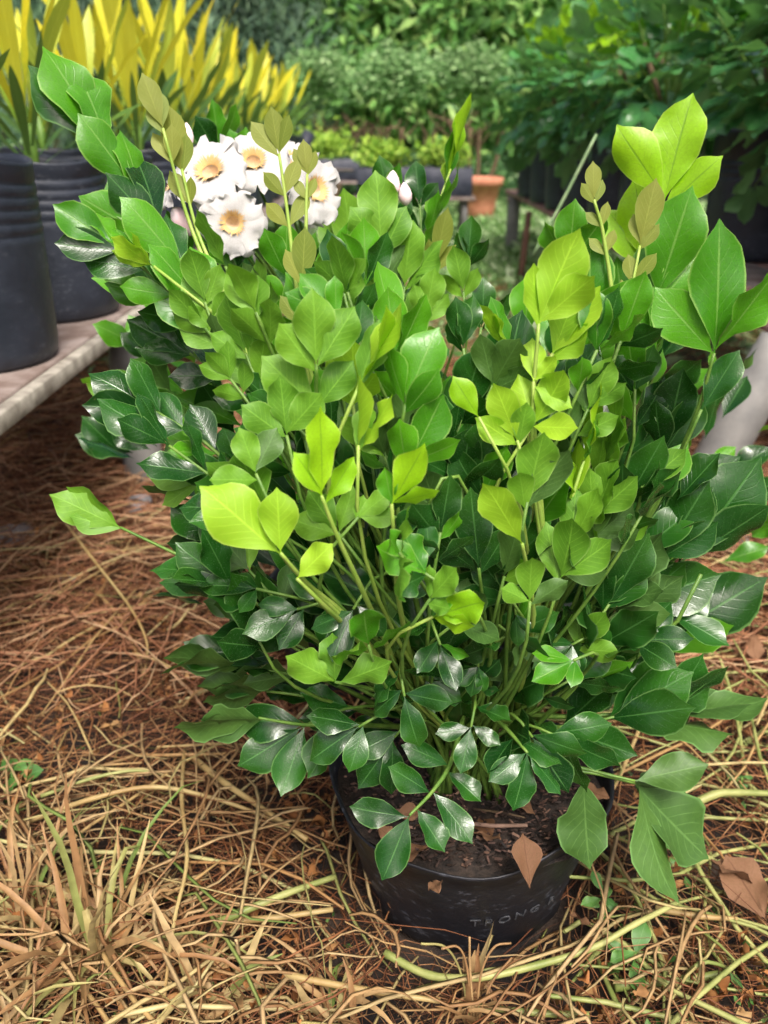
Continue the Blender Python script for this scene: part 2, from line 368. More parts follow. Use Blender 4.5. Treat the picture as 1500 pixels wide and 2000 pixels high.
AGE = ['young', 'mid', 'dark', 'olive']
def sprig(root, crown, T, tip, npairs=1, spread=38, lat=.85, age=1, face=0, gap=.55, stem=None, rad=.0016, rng=random, leafname='leaf', mats=AGE, cup=False, vary=1.0, kind=None):
    """a branch from the crown to T with a terminal leaf T->tip and pairs of leaves behind it"""
    a = (tip - T); L = a.length; a.normalize()
    v = (CAMP - T).normalized(); n0 = (v - a*v.dot(a)).normalized()
    n = rot(n0, a, R(face + rng.uniform(-28, 28)))
    if stem is None:
        S = crown + Vector((rng.uniform(-.045, .045), rng.uniform(-.04, .04), 0)); d = (T-S).length
        side = Vector((T.x-S.x, T.y-S.y, 0))
        pts = bez(S, S + Vector((0, 0, .30*d)) + side*.12, T - a*.32*d, T, 11)
    else:
        pts = catmull(stem + [T], 5)
    k = len(pts)
    mb = MB(); mb.tube(pts, [rad*(2.0 - 1.15*i/(k-1)) for i in range(k)], 6)
    br = mb.build('branch', 'stem_young' if age in (0, 3) else 'stem', root)
    m = mats[age]; kd = kind or ('baby' if age == 3 else ('cup' if cup else 'leaf'))
    # arc lengths backwards from T
    acc = [0.]
    for i in range(k-1, 0, -1): acc.append(acc[-1] + (pts[i]-pts[i-1]).length)
    def back(s):
        for q in range(1, len(acc)):
            if acc[q] >= s:
                i = k-1-q; f = (s-acc[q-1])/max(1e-6, acc[q]-acc[q-1])
                return pts[i+1].lerp(pts[i], f), (pts[i+1]-pts[i]).normalized()
        return None, None
    def pick(j):
        if age == 0: return mats[1] if (j > 1 or rng.random() < .2) else m
        if age == 1: return mats[2] if rng.random() < .16 + .08*j else m
        return mats[1] if age == 2 and rng.random() < .08 else m
    put_leaf(br, T, a, n, L*rng.uniform(.97, 1.03), kd, m, leafname, rng)
    for j in range(npairs):
        P, tg = back(j*gap*L + .06*L)
        if P is None: break
        ax = (a*.5 + tg).normalized() if j else a
        nn = (n - ax*n.dot(ax)).normalized()
        for sgn in (-1, 1):
            sp = R(spread*rng.uniform(.75, 1.25)*(1+.12*j))
            d = rot(ax, nn, sgn*sp)
            d = (d + nn*rng.uniform(-.15, .30)*vary).normalized()
            l2 = rot(nn, d, -sgn*rng.uniform(-.1, .55)*vary)
            put_leaf(br, P + tg*rng.uniform(-.1, .1)*L, d, l2, L*lat*rng.uniform(.74, 1.12)*(1-.03*j), kd, pick(j), leafname, rng)
    return br

# ------------------------------------------------------------------ ground
def ground_mat():
    m, nt, p, out = mat('ground'); N = NT(nt); o = N.obj()
    sx = N.node('ShaderNodeSeparateXYZ'); nt.links.new(o, sx.inputs[0])
    soil = N.mix(N.ss(N.noise(9, 5, o), .35, .7), (.012, .009, .008), (.045, .028, .018))
    green = N.mix(N.ss(N.noise(2.2, 5, o), .35, .65), (.12, .24, .06), (.32, .44, .20))
    f = N.ss(N.math('ADD', sx.outputs[1], N.math('MULTIPLY', N.noise(1.2, 3, o), 1.6)), 3.8, 6.0)
    N.put(p.inputs['Base Color'], N.mix(f, soil, green)); p.inputs['Roughness'].default_value = .95
    N.put(p.inputs['Normal'], N.bump(N.noise(26, 6, o), 1.0, .02))
    return m
M['ground'] = ground_mat()
gx = np.concatenate([[-150, -60, -20, -8], np.linspace(-4, 4, 60), [8, 20, 60, 150]])
gy = np.concatenate([[-60, -20, -5], np.linspace(-1, 9, 80), [12, 16, 25, 60, 200]])
GX, GY = np.meshgrid(gx, gy); near = np.exp(-((GX/4)**2 + ((GY-4)/5)**2)**2)
GZ = near*(.012*np.sin(GX*5.1+GY*2.2) + .010*np.sin(GX*2.3-GY*6.7) + .006*RNG.normal(size=GX.shape)) - .02
nx = len(gx); idx = np.arange(GX.size).reshape(GX.shape)
gf = np.stack([idx[:-1, :-1], idx[:-1, 1:], idx[1:, 1:], idx[1:, :-1]], -1).reshape(-1, 4)
tag(link('ground', mesh('ground', np.stack([GX, GY, GZ], -1).reshape(-1, 3), gf, 'ground')), None, kind='structure')

POT = Vector((.1035, .797, 0)); RIM_Z = .185; RIM_R = .171
# ------------------------------------------------------------------ straw litter
def strands(name, n, xr, yr, zr, lr, rr, mtl, label, cat, bendk=1.2, archk=.03, flat=1.0, sides=3, seg=6, dens=None, droop=0., dirbias=None, gen=None):
    g = gen or RNG
    x = g.uniform(*xr, n); y = g.uniform(*yr, n)
    if dens is not None:
        keep = g.random(n) < dens(x, y); x, y = x[keep], y[keep]; n = len(x)
    th = g.uniform(0, 2*np.pi, n)
    if dirbias is not None:
        b = g.random(n) < .55; th = np.where(b, dirbias + g.normal(0, .55, n), th)
    L = g.uniform(*lr, n)*g.choice([.5, 1, 1, 1.3], n); z0 = g.uniform(*zr, n); r = g.uniform(*rr, n)
    k1 = g.normal(0, bendk, n); k2 = g.normal(0, bendk*2, n); tilt = g.normal(0, .12, n); arch = np.abs(g.normal(0, archk, n))
    s = np.linspace(-.5, .5, seg)[None, :]
    ang = th[:, None] + k1[:, None]*s + k2[:, None]*s*s*2
    kink = g.normal(0, .4, (n, seg))*(g.random((n, seg)) < .12); ang = ang + np.cumsum(kink, 1)
    step = L[:, None]/(seg-1)
    px = np.cumsum(np.cos(ang)*step, 1); py = np.cumsum(np.sin(ang)*step, 1)
    px = px - px.mean(1, keepdims=True) + x[:, None]; py = py - py.mean(1, keepdims=True) + y[:, None]
    pz = z0[:, None] + arch[:, None]*(1-4*s*s) + tilt[:, None]*s*L[:, None] + g.normal(0, .003, (n, seg))
    pz = np.maximum(pz, .002)
    d = np.sqrt((px-POT.x)**2 + (py-POT.y)**2).min(1); ok = d > (.112 + pz.max(1)*.2)
    px, py, pz, ang, r = px[ok], py[ok], pz[ok], ang[ok], r[ok]; n = len(px)
    sx_, sy_ = -np.sin(ang), np.cos(ang)
    taper = np.interp(s[0], [-.5, -.3, .3, .5], [.8, 1, .9, .45])[None, :]
    V = np.empty((n, seg, sides, 3))
    for q in range(sides):
        a = 2*np.pi*q/sides + np.pi/2
        ra = r[:, None]*taper
        V[:, :, q, 0] = px + ra*math.cos(a)*sx_; V[:, :, q, 1] = py + ra*math.cos(a)*sy_; V[:, :, q, 2] = pz + ra*math.sin(a)*flat
    base = (np.arange(n)*seg*sides)[:, None, None]
    i = np.arange(seg-1)[None, :, None]*sides; q = np.arange(sides)[None, None, :]; q2 = (q+1) % sides
    F = np.stack([base+i+q, base+i+q2, base+i+sides+q2, base+i+sides+q], -1).reshape(-1, 4)
    o = link(name, mesh(name, V.reshape(-1, 3), F, mtl)); return tag(o, label, cat, None, 'stuff')
def nearfade(x, y): return np.clip(1.25 - (y-1.0)*.22, .12, 1)
strands('straw_litter', 14000, (-1.0, 1.1), (.48, 2.3), (.0, .045), (.05, .22), (.0003, .0010), 'straw_fine', 'fine tangled dark brown straw lying on the soil around the pot', 'straw', .9, .010, .8, 3, 6)
strands('straw_litter', 3400, (-1.0, 1.1), (.48, 2.3), (.006, .042), (.08, .32), (.0005, .0015), 'straw', 'loose tan and orange straw lying over the finer litter around the pot', 'straw', .45, .010, .8, 4, 6)
strands('straw_litter', 9000, (-2.4, 2.6), (2.2, 5.4), (.0, .05), (.15, .40), (.0016, .0032), 'straw', 'dry brown straw lying further back beneath the two benches', 'straw', .6, .02, .8, 3, 5, nearfade)
strands('straw_stalks', 200, (-.8, .9), (.5, 1.9), (.03, .06), (.18, .45), (.0016, .0033), 'straw_pale', 'loose pale yellow stalks lying over the brown straw', 'stalks', .3, .010, .9, 6, 7, None, 0, .5)
strands('green_stalks', 210, (.15, .95), (.5, 1.5), (.015, .055), (.12, .40), (.0010, .0034), 'stem_dry_green', 'pale green half dry weed stems to the right of the pot', 'stalks', .5, .012, .9, 6, 7)
strands('dry_blades', 420, (-.6, .35), (.48, 1.0), (.025, .065), (.08, .26), (.0010, .0036), 'straw_blade', 'flat dry tan grass blades heaped in front of the pot', 'dry grass', .8, .02, .10, 3, 7)

strands('straw_litter', 7000, (-1.6, 1.7), (1.15, 3.0), (.01, .065), (.10, .36), (.0010, .0023), 'straw_salmon', 'loose salmon coloured straw on the ground between the bench legs and the shrub', 'straw', .6, .012, .8, 3, 6)
def crumbs(name, n, xr, yr, zr, sr, mtl, label, cat, dens=None, curl=.5, excl=True):
    x = RNG.uniform(*xr, n); y = RNG.uniform(*yr, n)
    if dens is not None:
        k = RNG.random(n) < dens(x, y); x, y = x[k], y[k]
    if excl:
        k = np.hypot(x-POT.x, y-POT.y) > .17; x, y = x[k], y[k]
    n = len(x); z = RNG.uniform(*zr, n); s = RNG.uniform(*sr, n)
    g = np.array([(i, j) for j in (-1, -.33, .33, 1) for i in (-1, 0, 1)], dtype=float)
    wid = np.array([.15, 1, .9, .1])[np.repeat(np.arange(4), 3)]
    P = np.zeros((n, 12, 3)); P[:, :, 0] = g[:, 0]*wid*.42; P[:, :, 1] = g[:, 1]
    P[:, :, 2] = RNG.normal(0, curl*.35, (n, 12)) + (curl*np.abs(g[:, 0])*wid)[None, :]*RNG.uniform(-.6, 1.0, (n, 1))
    P[:, :, 0] += RNG.normal(0, .08, (n, 12))
    q = RNG.normal(size=(n, 4)); q[:, 1:3] *= .8; q /= np.linalg.norm(q, axis=1, keepdims=True)
    w_, a, b, c = q.T
    Rm = np.stack([1-2*(b*b+c*c), 2*(a*b-c*w_), 2*(a*c+b*w_), 2*(a*b+c*w_), 1-2*(a*a+c*c), 2*(b*c-a*w_), 2*(a*c-b*w_), 2*(b*c+a*w_), 1-2*(a*a+b*b)], -1).reshape(n, 3, 3)
    P = np.einsum('nij,nkj->nki', Rm, P)*s[:, None, None] + np.stack([x, y, z], -1)[:, None, :]
    P[:, :, 2] = np.maximum(P[:, :, 2], -.004)
    f = np.array([[j*3+i, j*3+i+1, j*3+i+4, j*3+i+3] for j in range(3) for i in range(2)])
    F = (f[None] + (np.arange(n)*12)[:, None, None]).reshape(-1, 4)
    return tag(link(name, mesh(name, P.reshape(-1, 3), F, mtl)), label, cat, None, 'stuff')
def patchy(x, y): return np.clip(.45 + .8*np.sin(x*9+1.3)*np.sin(y*8+.4) + .3*np.sin(x*23)*np.sin(y*19), .05, 1)
crumbs('dry_leaf_litter', 15000, (-1.0, 1.1), (.5, 2.4), (.008, .05), (.003, .011), 'crumb', 'crumpled orange brown dry leaflets caught among the straw', 'dry leaves', lambda x, y: patchy(x, y)*np.clip(1.5-y*.75, .06, 1), 1.3)
crumbs('weed_cover', 2600, (.25, 1.0), (.5, 1.6), (.005, .045), (.004, .010), 'weedcover', 'tiny green weed leaves growing up through straw right of the pot', 'weeds', patchy, .25)
crumbs('weed_cover', 1200, (-.9, .1), (.55, 1.8), (.0, .025), (.003, .006), 'weedcover', 'sparse tiny green seedlings on bare soil left of the pot', 'weeds', patchy, .25)
def gd(x, y): return np.clip((y-3.0)/2.4, 0, 1)*np.clip(1.2-np.abs(x-.2)*.16, .1, 1)
crumbs('ground_cover', 26000, (-3.5, 4.0), (3.0, 10.5), (.0, .10), (.02, .05), 'grass', 'pale green low leafy ground cover between the benches', 'ground cover', gd, .3, False)

# ------------------------------------------------------------------ main pot
SY = .88
def main_pot():
    root = thing('plant_pot', POT, 'wide black plastic pot with scuffed wall and embossed lettering on the straw', 'pot')
    def wob(r, z, a):
        w = .004*math.sin(3*a+.8) + .0025*math.sin(7*a+z*30) ; k = max(0, z)/RIM_Z
        return r + w*k + .0015*math.sin(11*a+z*60)*(1-k), z + k*k*(.007*math.sin(2*a+2.6) + .003*math.sin(5*a))
    prof = [(.0, .004), (.10, .003), (.118, .006), (.125, .016), (.131, .045), (.139, .08), (.148, .115), (.156, .145), (.1615, .165), (.1640, .167), (.166, .176), (RIM_R, RIM_Z), (RIM_R-.0022, RIM_Z+.0006), (RIM_R-.006, RIM_Z-.004), (.156, .150)]
    mb = MB(); mb.lathe(prof, 72, POT, wob, SY); mb.build('pot_wall', 'pot', root)
    mb = MB(); mb.disc(.1615, RIM_Z-.017, POT, 9, 48, lambda x, y: .018*math.exp(-((x)**2+(y-.03)**2)/.006) + .004*math.sin(x*70)*math.sin(y*60) + random.uniform(-.002, .002) - .006*max(0, x*8-.4), SY)
    so_ = mb.build('soil', 'soil', root)
    n = 1700; V, F = [], []; rr = RNG
    for k in range(n):
        a = rr.uniform(0, 6.283); q = .152*math.sqrt(rr.random()); c = Vector((POT.x+q*math.cos(a), POT.y+q*SY*math.sin(a), RIM_Z-.011 + .016*math.exp(-(q*q)/.006) + rr.uniform(-.002, .004)))
        l, w, h = rr.uniform(.003, .012), rr.uniform(.001, .003), rr.uniform(.0006, .0015)
        E = Quaternion((rr.normal()*.25, rr.normal()*.25, math.sin(a*3+k), math.cos(a*3+k))).normalized()
        b = len(V)
        for X, Y, Z in ((-1, -.5, -1), (.1, -1, -1), (1, .2, -1), (-.2, 1, -1), (-.9, -.4, 1), (.1, -.8, 1), (.9, .2, 1), (-.2, .8, 1)):
            V.append(tuple(c + E @ Vector((X*l*.5, Y*w*.5, Z*h))))
        F += [[b, b+1, b+5, b+4], [b+1, b+2, b+6, b+5], [b+2, b+3, b+7, b+6], [b+3, b, b+4, b+7], [b+4, b+5, b+6, b+7], [b+3, b+2, b+1, b]]
    ch = link('bark_chip', mesh('bark_chip', V, F, 'chip', False), so_); ch['kind'] = 'stuff'
    # embossed lettering following the wall
    cu = bpy.data.curves.new('lettering', 'FONT'); cu.body = 'TRONG R'; cu.size = .020; cu.extrude = .0010; cu.space_character = 1.35; cu.resolution_u = 2
    to = bpy.data.objects.new('lettering', cu); col.objects.link(to)
    dg = bpy.context.evaluated_depsgraph_get(); tm = bpy.data.meshes.new_from_object(to.evaluated_get(dg))
    col.objects.unlink(to); bpy.data.objects.remove(to)
    bm = bmesh.new(); bm.from_mesh(tm)
    bmesh.ops.subdivide_edges(bm, edges=[e for e in bm.edges if e.calc_length() > .006], cuts=2)
    a0 = R(-93)
    for v in bm.verts:
        x, y, z = v.co; zz = .072 + y*1.0
        r = .1285 + (zz-.036)*.262 + z*.7 + .0004
        rr_, z2 = wob(r, zz, a0 + x/r); aa = a0 + x/.138
        v.co = (POT.x + rr_*math.cos(aa), POT.y + rr_*SY*math.sin(aa), z2)
    bm.to_mesh(tm); bm.free(); tm.materials.clear(); tm.materials.append(M['emboss'])
    link('lettering', tm, root)
    return root
main_pot()

# ------------------------------------------------------------------ main shrub
CROWN = Vector((.10, .80, RIM_Z - .015))
shrub = thing('shrub', CROWN, 'large bushy shrub with lime tips and glossy dark green leaves in the black pot', 'shrub')
mb = MB()
for k in range(5):
    a = k*1.256+.3; b = CROWN + Vector((.018*math.cos(a), .018*math.sin(a), -.01))
    mb.tube([b, b+Vector((.012*math.cos(a), .012*math.sin(a), .05)), b+Vector((.035*math.cos(a), .03*math.sin(a), .12))], [.008, .007, .0045], 7)
mb.build('trunk', 'bark', shrub)
rs = random.Random(11)
def S(T, tip, fwd, lean=0., n=1, spread=38, lat=.85, age=1, face=0, via=None, gap=.55, cup=False, root=None, crown=None, vary=1., rad=.0016):
    st = [at(*q) for q in via] if via else None
    return sprig(root or shrub, crown or CROWN, at(*T, fwd), at(*tip, fwd+lean), n, spread, lat, age, face, gap, st, rad, rs, 'leaf', AGE, cup, vary)
# left sweeping shoots
S((212, 290), (82, 92), .80, .0, 6, 14, .95, 1, 30, [(760, 1330, .77), (560, 900, .74), (400, 600, .76), (290, 410, .79)], .42)
S((225, 480), (102, 398), .76, .0, 3, 24, .95, 1, 30, [(740, 1330, .77), (600, 980, .73), (430, 680, .74), (310, 550, .76)], .5)
S((300, 570), (165, 482), .82, .0, 2, 24, .9, 1, 20)
S((300, 520), (215, 462), .74, .0, 1, 30, .9, 0, 120)
S((370, 690), (248, 624), .82, .0, 3, 24, .9, 2, 10)
S((300, 800), (172, 722), .76, .0, 4, 26, .95, 2, 40, [(760, 1340, .77), (600, 1080, .74), (430, 890, .75)], .5)
S((330, 870), (196, 775), .72, .0, 3, 26, .9, 2, 60)
S((235, 1030), (98, 966), .74, .0, 1, 16, .9, 1, 160, [(740, 1340, .77), (560, 1200, .74), (400, 1110, .74)])
S((500, 1150), (384, 1132), .66, -.01, 1, 55, .8, 2, 10)
S((392, 940), (284, 928), .74, .0, 1, 50, .9, 1, 150)
S((430, 1060), (330, 985), .74, .0, 2, 38, .9, 2, 10)
S((470, 1010), (345, 965), .70, .0, 1, 40, .9, 2, 60)
# lower left
S((480, 1302), (322, 1278), .72, .0, 2, 16, .95, 2, 120, [(760, 1390, .77), (640, 1330, .74), (560, 1315, .73)])
S((520, 1350), (388, 1340), .74, .0, 1, 24, .95, 2, 140)
S((505, 1402), (342, 1412), .68, .0, 1, 14, 1.0, 2, 110, [(800, 1420, .76), (680, 1415, .71), (590, 1415, .69)])
S((590, 1420), (460, 1500), .69, -.02, 2, 35, .9, 2, 15)
S((700, 1420), (592, 1492), .64, -.02, 1, 45, .9, 2, 0)
S((560, 1250), (455, 1195), .70, .0, 1, 35, .9, 2, 15)
S((580, 1190), (470, 1240), .66, -.02, 2, 40, .9, 2, 20)
S((690, 1190), (645, 1290), .62, -.03, 1, 55, .9, 2, 0)
# front low sprigs over the pot
S((800, 1592), (745, 1722), .615, -.03, 3, 62, .92, 2, 0, [(905, 1400, .72), (880, 1490, .67), (845, 1545, .64)], .46)
S((1030, 1470), (1008, 1592), .64, -.03, 2, 48, .9, 2, 0, [(930, 1380, .74), (985, 1420, .68)], .4)
S((1040, 1440), (1112, 1550), .66, -.02, 1, 40, .8, 2, 5)
S((1140, 1520), (1140, 1680), .67, .0, 0, 40, .8, 2, 170, [(960, 1400, .75), (1060, 1470, .70), (1120, 1500, .68)])
S((1240, 1530), (1365, 1675), .72, .0, 1, 38, .9, 2, 165, [(960, 1400, .77), (1080, 1490, .73), (1170, 1512, .72)])
S((1240, 1525), (1388, 1492), .71, .0, 0, 38, .9, 2, 170, [(980, 1400, .77), (1080, 1480, .73), (1170, 1508, .72)])
S((1092, 1440), (1212, 1502), .68, -.02, 1, 35, .9, 2, 0)
S((790, 1360), (815, 1470), .63, -.03, 2, 55, .9, 2, 0)
S((920, 1420), (900, 1510), .66, -.03, 2, 60, .9, 2, 0)
S((770, 1440), (700, 1545), .68, -.02, 1, 40, .9, 2, 0)
S((860, 1260), (890, 1350), .64, -.03, 2, 60, .9, 2, 0)
S((930, 1330), (975, 1290), .68, -.01, 1, 60, .9, 2, 0)
# lower right
S((1200, 1400), (1352, 1310), .72, .0, 2, 22, .95, 2, 10, [(960, 1390, .78), (1090, 1420, .74)])
S((1290, 1390), (1432, 1305), .74, .0, 1, 24, .95, 2, 60, [(960, 1390, .78), (1090, 1400, .75), (1200, 1395, .74)])
S((1330, 1390), (1500, 1372), .76, .0, 2, 16, 1., 2, 120, [(980, 1390, .78), (1120, 1400, .76), (1230, 1400, .76)])
S((1240, 1250), (1352, 1245), .72, -.02, 1, 40, .9, 2, 5, [(960, 1390, .78), (1060, 1340, .75), (1150, 1290, .73)])
S((1290, 1250), (1500, 1130), .86, .0, 3, 18, .8, 2, 20, [(960, 1390, .80), (1080, 1340, .82), (1190, 1300, .84)])
S((1250, 1180), (1395, 1125), .80, .0, 2, 24, .9, 2, 40)
S((1190, 1180), (1268, 1040), .72, .0, 1, 26, .9, 2, 5)
S((1290, 1090), (1388, 935), .78, .0, 1, 22, .95, 2, 5, [(980, 1390, .79), (1100, 1240, .77), (1200, 1170, .77)])
S((1340, 1090), (1490, 900), .80, .0, 2, 22, .9, 2, 30, [(980, 1390, .79), (1130, 1240, .79), (1240, 1160, .79)])
S((1390, 1040), (1520, 945), .84, .0, 1, 22, .9, 2, 20)
S((1120, 1290), (1040, 1330), .64, -.02, 1, 40, .9, 1, 40)
S((1110, 1330), (1200, 1280), .70, -.01, 2, 40, .9, 2, 10)
S((1130, 1260), (1190, 1190), .70, -.01, 1, 45, .9, 1, 170)
# right upper
S((1395, 690), (1417, 420), .70, .0, 1, 33, .92, 1, 8, [(1000, 1390, .78), (1150, 1190, .74), (1280, 980, .72), (1355, 820, .71)])
S((1370, 800), (1445, 682), .70, .0, 0, 40, 1.0, 2, 15, [(1000, 1390, .79), (1150, 1200, .75), (1280, 990, .72)])
S((1300, 870), (1335, 720), .76, .0, 1, 24, .95, 2, 5)
S((1255, 950), (1342, 876), .68, .0, 0, 30, .9, 1, 165, [(1000, 1390, .78), (1130, 1180, .72), (1230, 1030, .69)])
S((1160, 390), (1160, 312), .80, .0, 3, 26, .8, 3, 170, [(1040, 1300, .80), (1150, 900, .78), (1195, 640, .79), (1180, 470, .80)], .75)
S((1250, 480), (1280, 350), .84, .0, 3, 22, .6, 3, 160, [(1040, 1300, .80), (1180, 900, .80), (1220, 640, .82)], .5)
S((1240, 760), (1225, 640), .76, .0, 2, 28, .9, 1, 20)
S((1190, 720), (1200, 560), .82, .0, 2, 30, .9, 1, 0)
S((1150, 650), (1155, 470), .80, .0, 1, 30, .9, 1, 10)
S((1275, 700), (1300, 560), .82, .0, 2, 26, .9, 1, 30)
S((1052, 632), (1130, 448), .66, .0, 1, 34, .86, 0, 170, [(1020, 1340, .74), (1060, 1100, .68), (1042, 820, .66)], .5)
S((1042, 745), (1095, 700), .655, .0, 1, 66, 1.5, 0, 160, [(1020, 1340, .74), (1060, 1100, .68), (1040, 900, .66)], .5)
S((1080, 690), (1178, 563), .68, .0, 1, 18, .9, 0, 140)
S((1040, 830), (1120, 722), .65, .0, 1, 60, .95, 0, 165)
S((1010, 860), (965, 750), .65, .0, 1, 34, .9, 0, 170)
S((985, 680), (942, 580), .72, .0, 1, 30, .9, 0, 150)
S((1030, 980), (1060, 838), .62, .0, 1, 24, .9, 1, 170)
S((1140, 900), (1180, 745), .68, .0, 2, 20, .9, 0, 120)
S((1170, 930), (1255, 755), .70, .0, 2, 18, .9, 1, 130)
S((1160, 1010), (1215, 890), .68, .0, 2, 20, .9, 1, 120)
S((1120, 1060), (1170, 950), .66, .0, 2, 22, .9, 1, 140)
S((1020, 1062), (944, 944), .60, .0, 0, 22, .9, 0, 150, [(1010, 1380, .74), (1040, 1220, .66), (1030, 1120, .62)])
S((1035, 1175), (1035, 1072), .60, .0, 1, 45, .8, 1, 170)
S((1095, 1130), (1130, 1000), .64, .0, 1, 30, .9, 1, 165)
S((945, 960), (935, 820), .66, .0, 1, 30, .9, 2, 0)
S((935, 1110), (920, 960), .63, .0, 1, 40, .75, 2, 5, [(960, 1380, .75), (950, 1240, .68)])
S((985, 1100), (1000, 940), .68, .0, 2, 35, .9, 2, 0)
# centre
S((628, 968), (635, 800), .57, .0, 1, 36, .68, 0, 5, [(800, 1360, .74), (720, 1180, .62), (660, 1050, .58)])
S((765, 985), (828, 868), .57, .0, 1, 38, .75, 0, 10, [(820, 1360, .74), (780, 1180, .62)])
S((500, 925), (470, 838), .60, .0, 1, 58, 1.0, 1, 175, None, .5, True)
S((520, 990), (400, 905), .62, .0, 1, 40, .9, 1, 170, None, .5, True)
S((548, 1082), (390, 948), .575, .0, 0, 36, .8, 0, 165, [(800, 1370, .74), (690, 1220, .64), (600, 1140, .59)], .5, True)
S((548, 1080), (540, 960), .57, .0, 0, 36, .8, 0, 170, [(800, 1370, .74), (690, 1230, .64), (600, 1140, .59)], .5, True)
S((580, 1130), (650, 1060), .565, .0, 0, 36, .8, 0, 175, [(800, 1370, .74), (690, 1240, .64), (630, 1180, .58)], .5, True)
S((618, 712), (610, 558), .62, .0, 2, 40, .95, 1, 178, [(800, 1360, .76), (690, 1080, .68), (625, 830, .64)], .6, True)
S((560, 850), (545, 730), .62, .0, 1, 40, 1.0, 1, 175, None, .5, True)
S((500, 610), (455, 500), .68, .0, 2, 24, .95, 1, 165, [(800, 1360, .77), (650, 1000, .72), (560, 760, .70)], .55)
S((440, 520), (385, 405), .72, .0, 0, 24, .95, 1, 160)
S((450, 740), (405, 680), .68, .0, 2, 40, .95, 1, 170)
S((400, 590), (370, 480), .74, .0, 2, 28, .9, 1, 160)
S((400, 640), (330, 560), .74, .0, 2, 28, .9, 1, 150)
S((480, 690), (440, 570), .70, .0, 2, 32, .9, 1, 165)
S((792, 790), (846, 632), .62, .0, 1, 32, .82, 1, 5, [(860, 1360, .76), (800, 1120, .66), (770, 930, .63)])
S((800, 900), (868, 778), .62, .0, 1, 40, .9, 1, 5)
S((705, 745), (790, 598), .62, .0, 1, 20, .9, 0, 120)
S((700, 870), (715, 730), .60, .0, 1, 22, .95, 0, 140)
S((690, 790), (690, 660), .66, .0, 1, 28, .9, 0, 160)
S((935, 815), (882, 735), .64, .0, 0, 30, .8, 0, 10)
S((905, 680), (890, 580), .70, .0, 1, 28, .95, 2, 5)
S((830, 1120), (735, 1068), .58, -.01, 1, 40, .8, 1, 20, None, .5, True)
S((840, 1170), (890, 1110), .58, -.01, 1, 45, .85, 1, 170, None, .5, True)
S((845, 1205), (948, 1170), .585, -.01, 1, 36, .8, 0, 30, None, .5, True)
S((780, 1080), (755, 1045), .57, -.02, 1, 60, 1.5, 1, 30, None, .5, True)
S((655, 1332), (650, 1238), .60, .0, 1, 58, 1.2, 1, 178, [(840, 1390, .74), (740, 1350, .66)], .4, True)
S((720, 1260), (705, 1180), .60, -.02, 1, 50, 1.1, 1, 40, None, .4, True)
S((860, 1040), (880, 930), .62, .0, 2, 38, .9, 2, 5)
S((830, 1000), (800, 1085), .62, .0, 1, 38, .9, 2, 5)
S((700, 1010), (760, 960), .60, .0, 1, 45, .9, 1, 170, None, .5, True)
S((660, 1040), (600, 960), .62, .0, 1, 45, .9, 1, 170, None, .5, True)
S((880, 870), (850, 760), .68, .0, 2, 35, .9, 2, 10)
S((770, 700), (760, 560), .72, .0, 2, 30, .95, 1, 10)
S((650, 620), (640, 480), .74, .0, 2, 30, .95, 1, 170)
S((590, 560), (595, 440), .80, .0, 3, 24, .7, 3, 170, [(830, 1330, .78), (700, 1000, .76), (600, 700, .78)], .7)
S((545, 300), (528, 205), .86, .0, 3, 26, .9, 3, 165, [(830, 1330, .80), (640, 900, .80), (585, 600, .83), (562, 420, .85)], .8)
S((600, 340), (592, 270), .86, .0, 2, 24, .9, 3, 165, [(830, 1330, .80), (640, 900, .80), (600, 600, .83), (598, 430, .85)], .8)
S((318, 250), (276, 140), .82, .0, 2, 14, .8, 3, 165, [(800, 1330, .80), (560, 900, .78), (420, 560, .80), (365, 420, .82)], .6)
S((355, 330), (325, 205), .83, .0, 2, 16, .7, 3, 165, [(800, 1330, .80), (570, 900, .78), (440, 580, .80), (385, 450, .82)], .6)
# further shoots between the front ones
for k in range(40):
    px = rs.uniform(430, 1260); py = rs.uniform(690 if px < 620 else (740 if 800 < px < 1020 else 560), 1260); fw = rs.uniform(.66, .76)
    ang = R(90 - (px-880)*.10 + rs.uniform(-22, 22)); L = rs.uniform(105, 150)
    S((px, py), (px+L*math.cos(ang), py-L*math.sin(ang)), fw, rs.uniform(-.02, .02), rs.choice((1, 2, 2)), rs.uniform(28, 42), .9, 2 if py > 850 or rs.random() < .3 else 1, rs.choice((0, 10, 30, 60, 150, 170)))
for k in range(14):
    px = rs.uniform(820, 1180); py = rs.uniform(1120, 1340); L = rs.uniform(85, 120); ang = R(rs.uniform(20, 160))
    S((px, py), (px+L*math.cos(ang), py-L*math.sin(ang)*rs.choice((1, 1, -.6))), rs.uniform(.63, .72), -.01, 1, 42, .9, 2, rs.choice((0, 10, 30, 160)))
# inner foliage: what fills the crown behind
items = []; ri = random.Random(5)
while len(items) < 330:
    d = Vector((ri.gauss(0, 1), ri.gauss(0, 1), ri.gauss(0, 1))).normalized()*ri.random()**.4
    p = Vector((.06 + d.x*.27, .82 + d.y*.15, .47 + d.z*.25))
    if p.z < .3 and abs(p.x-.1) > .2: continue
    out = Vector(((p.x-.1)*1.6, (p.y-.82)*1.2, .16 + (p.z-.3)*.8)).normalized()
    a = (out + Vector((ri.gauss(0, .35), ri.gauss(0, .35), ri.gauss(0, .3)))).normalized()
    n = (Vector((0, -.5, 1)) + Vector((ri.gauss(0, .5), ri.gauss(0, .5), 0))).normalized()
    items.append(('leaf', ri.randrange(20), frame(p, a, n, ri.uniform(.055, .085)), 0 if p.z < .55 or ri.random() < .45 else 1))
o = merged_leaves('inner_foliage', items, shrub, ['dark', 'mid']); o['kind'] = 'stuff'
mb = MB()
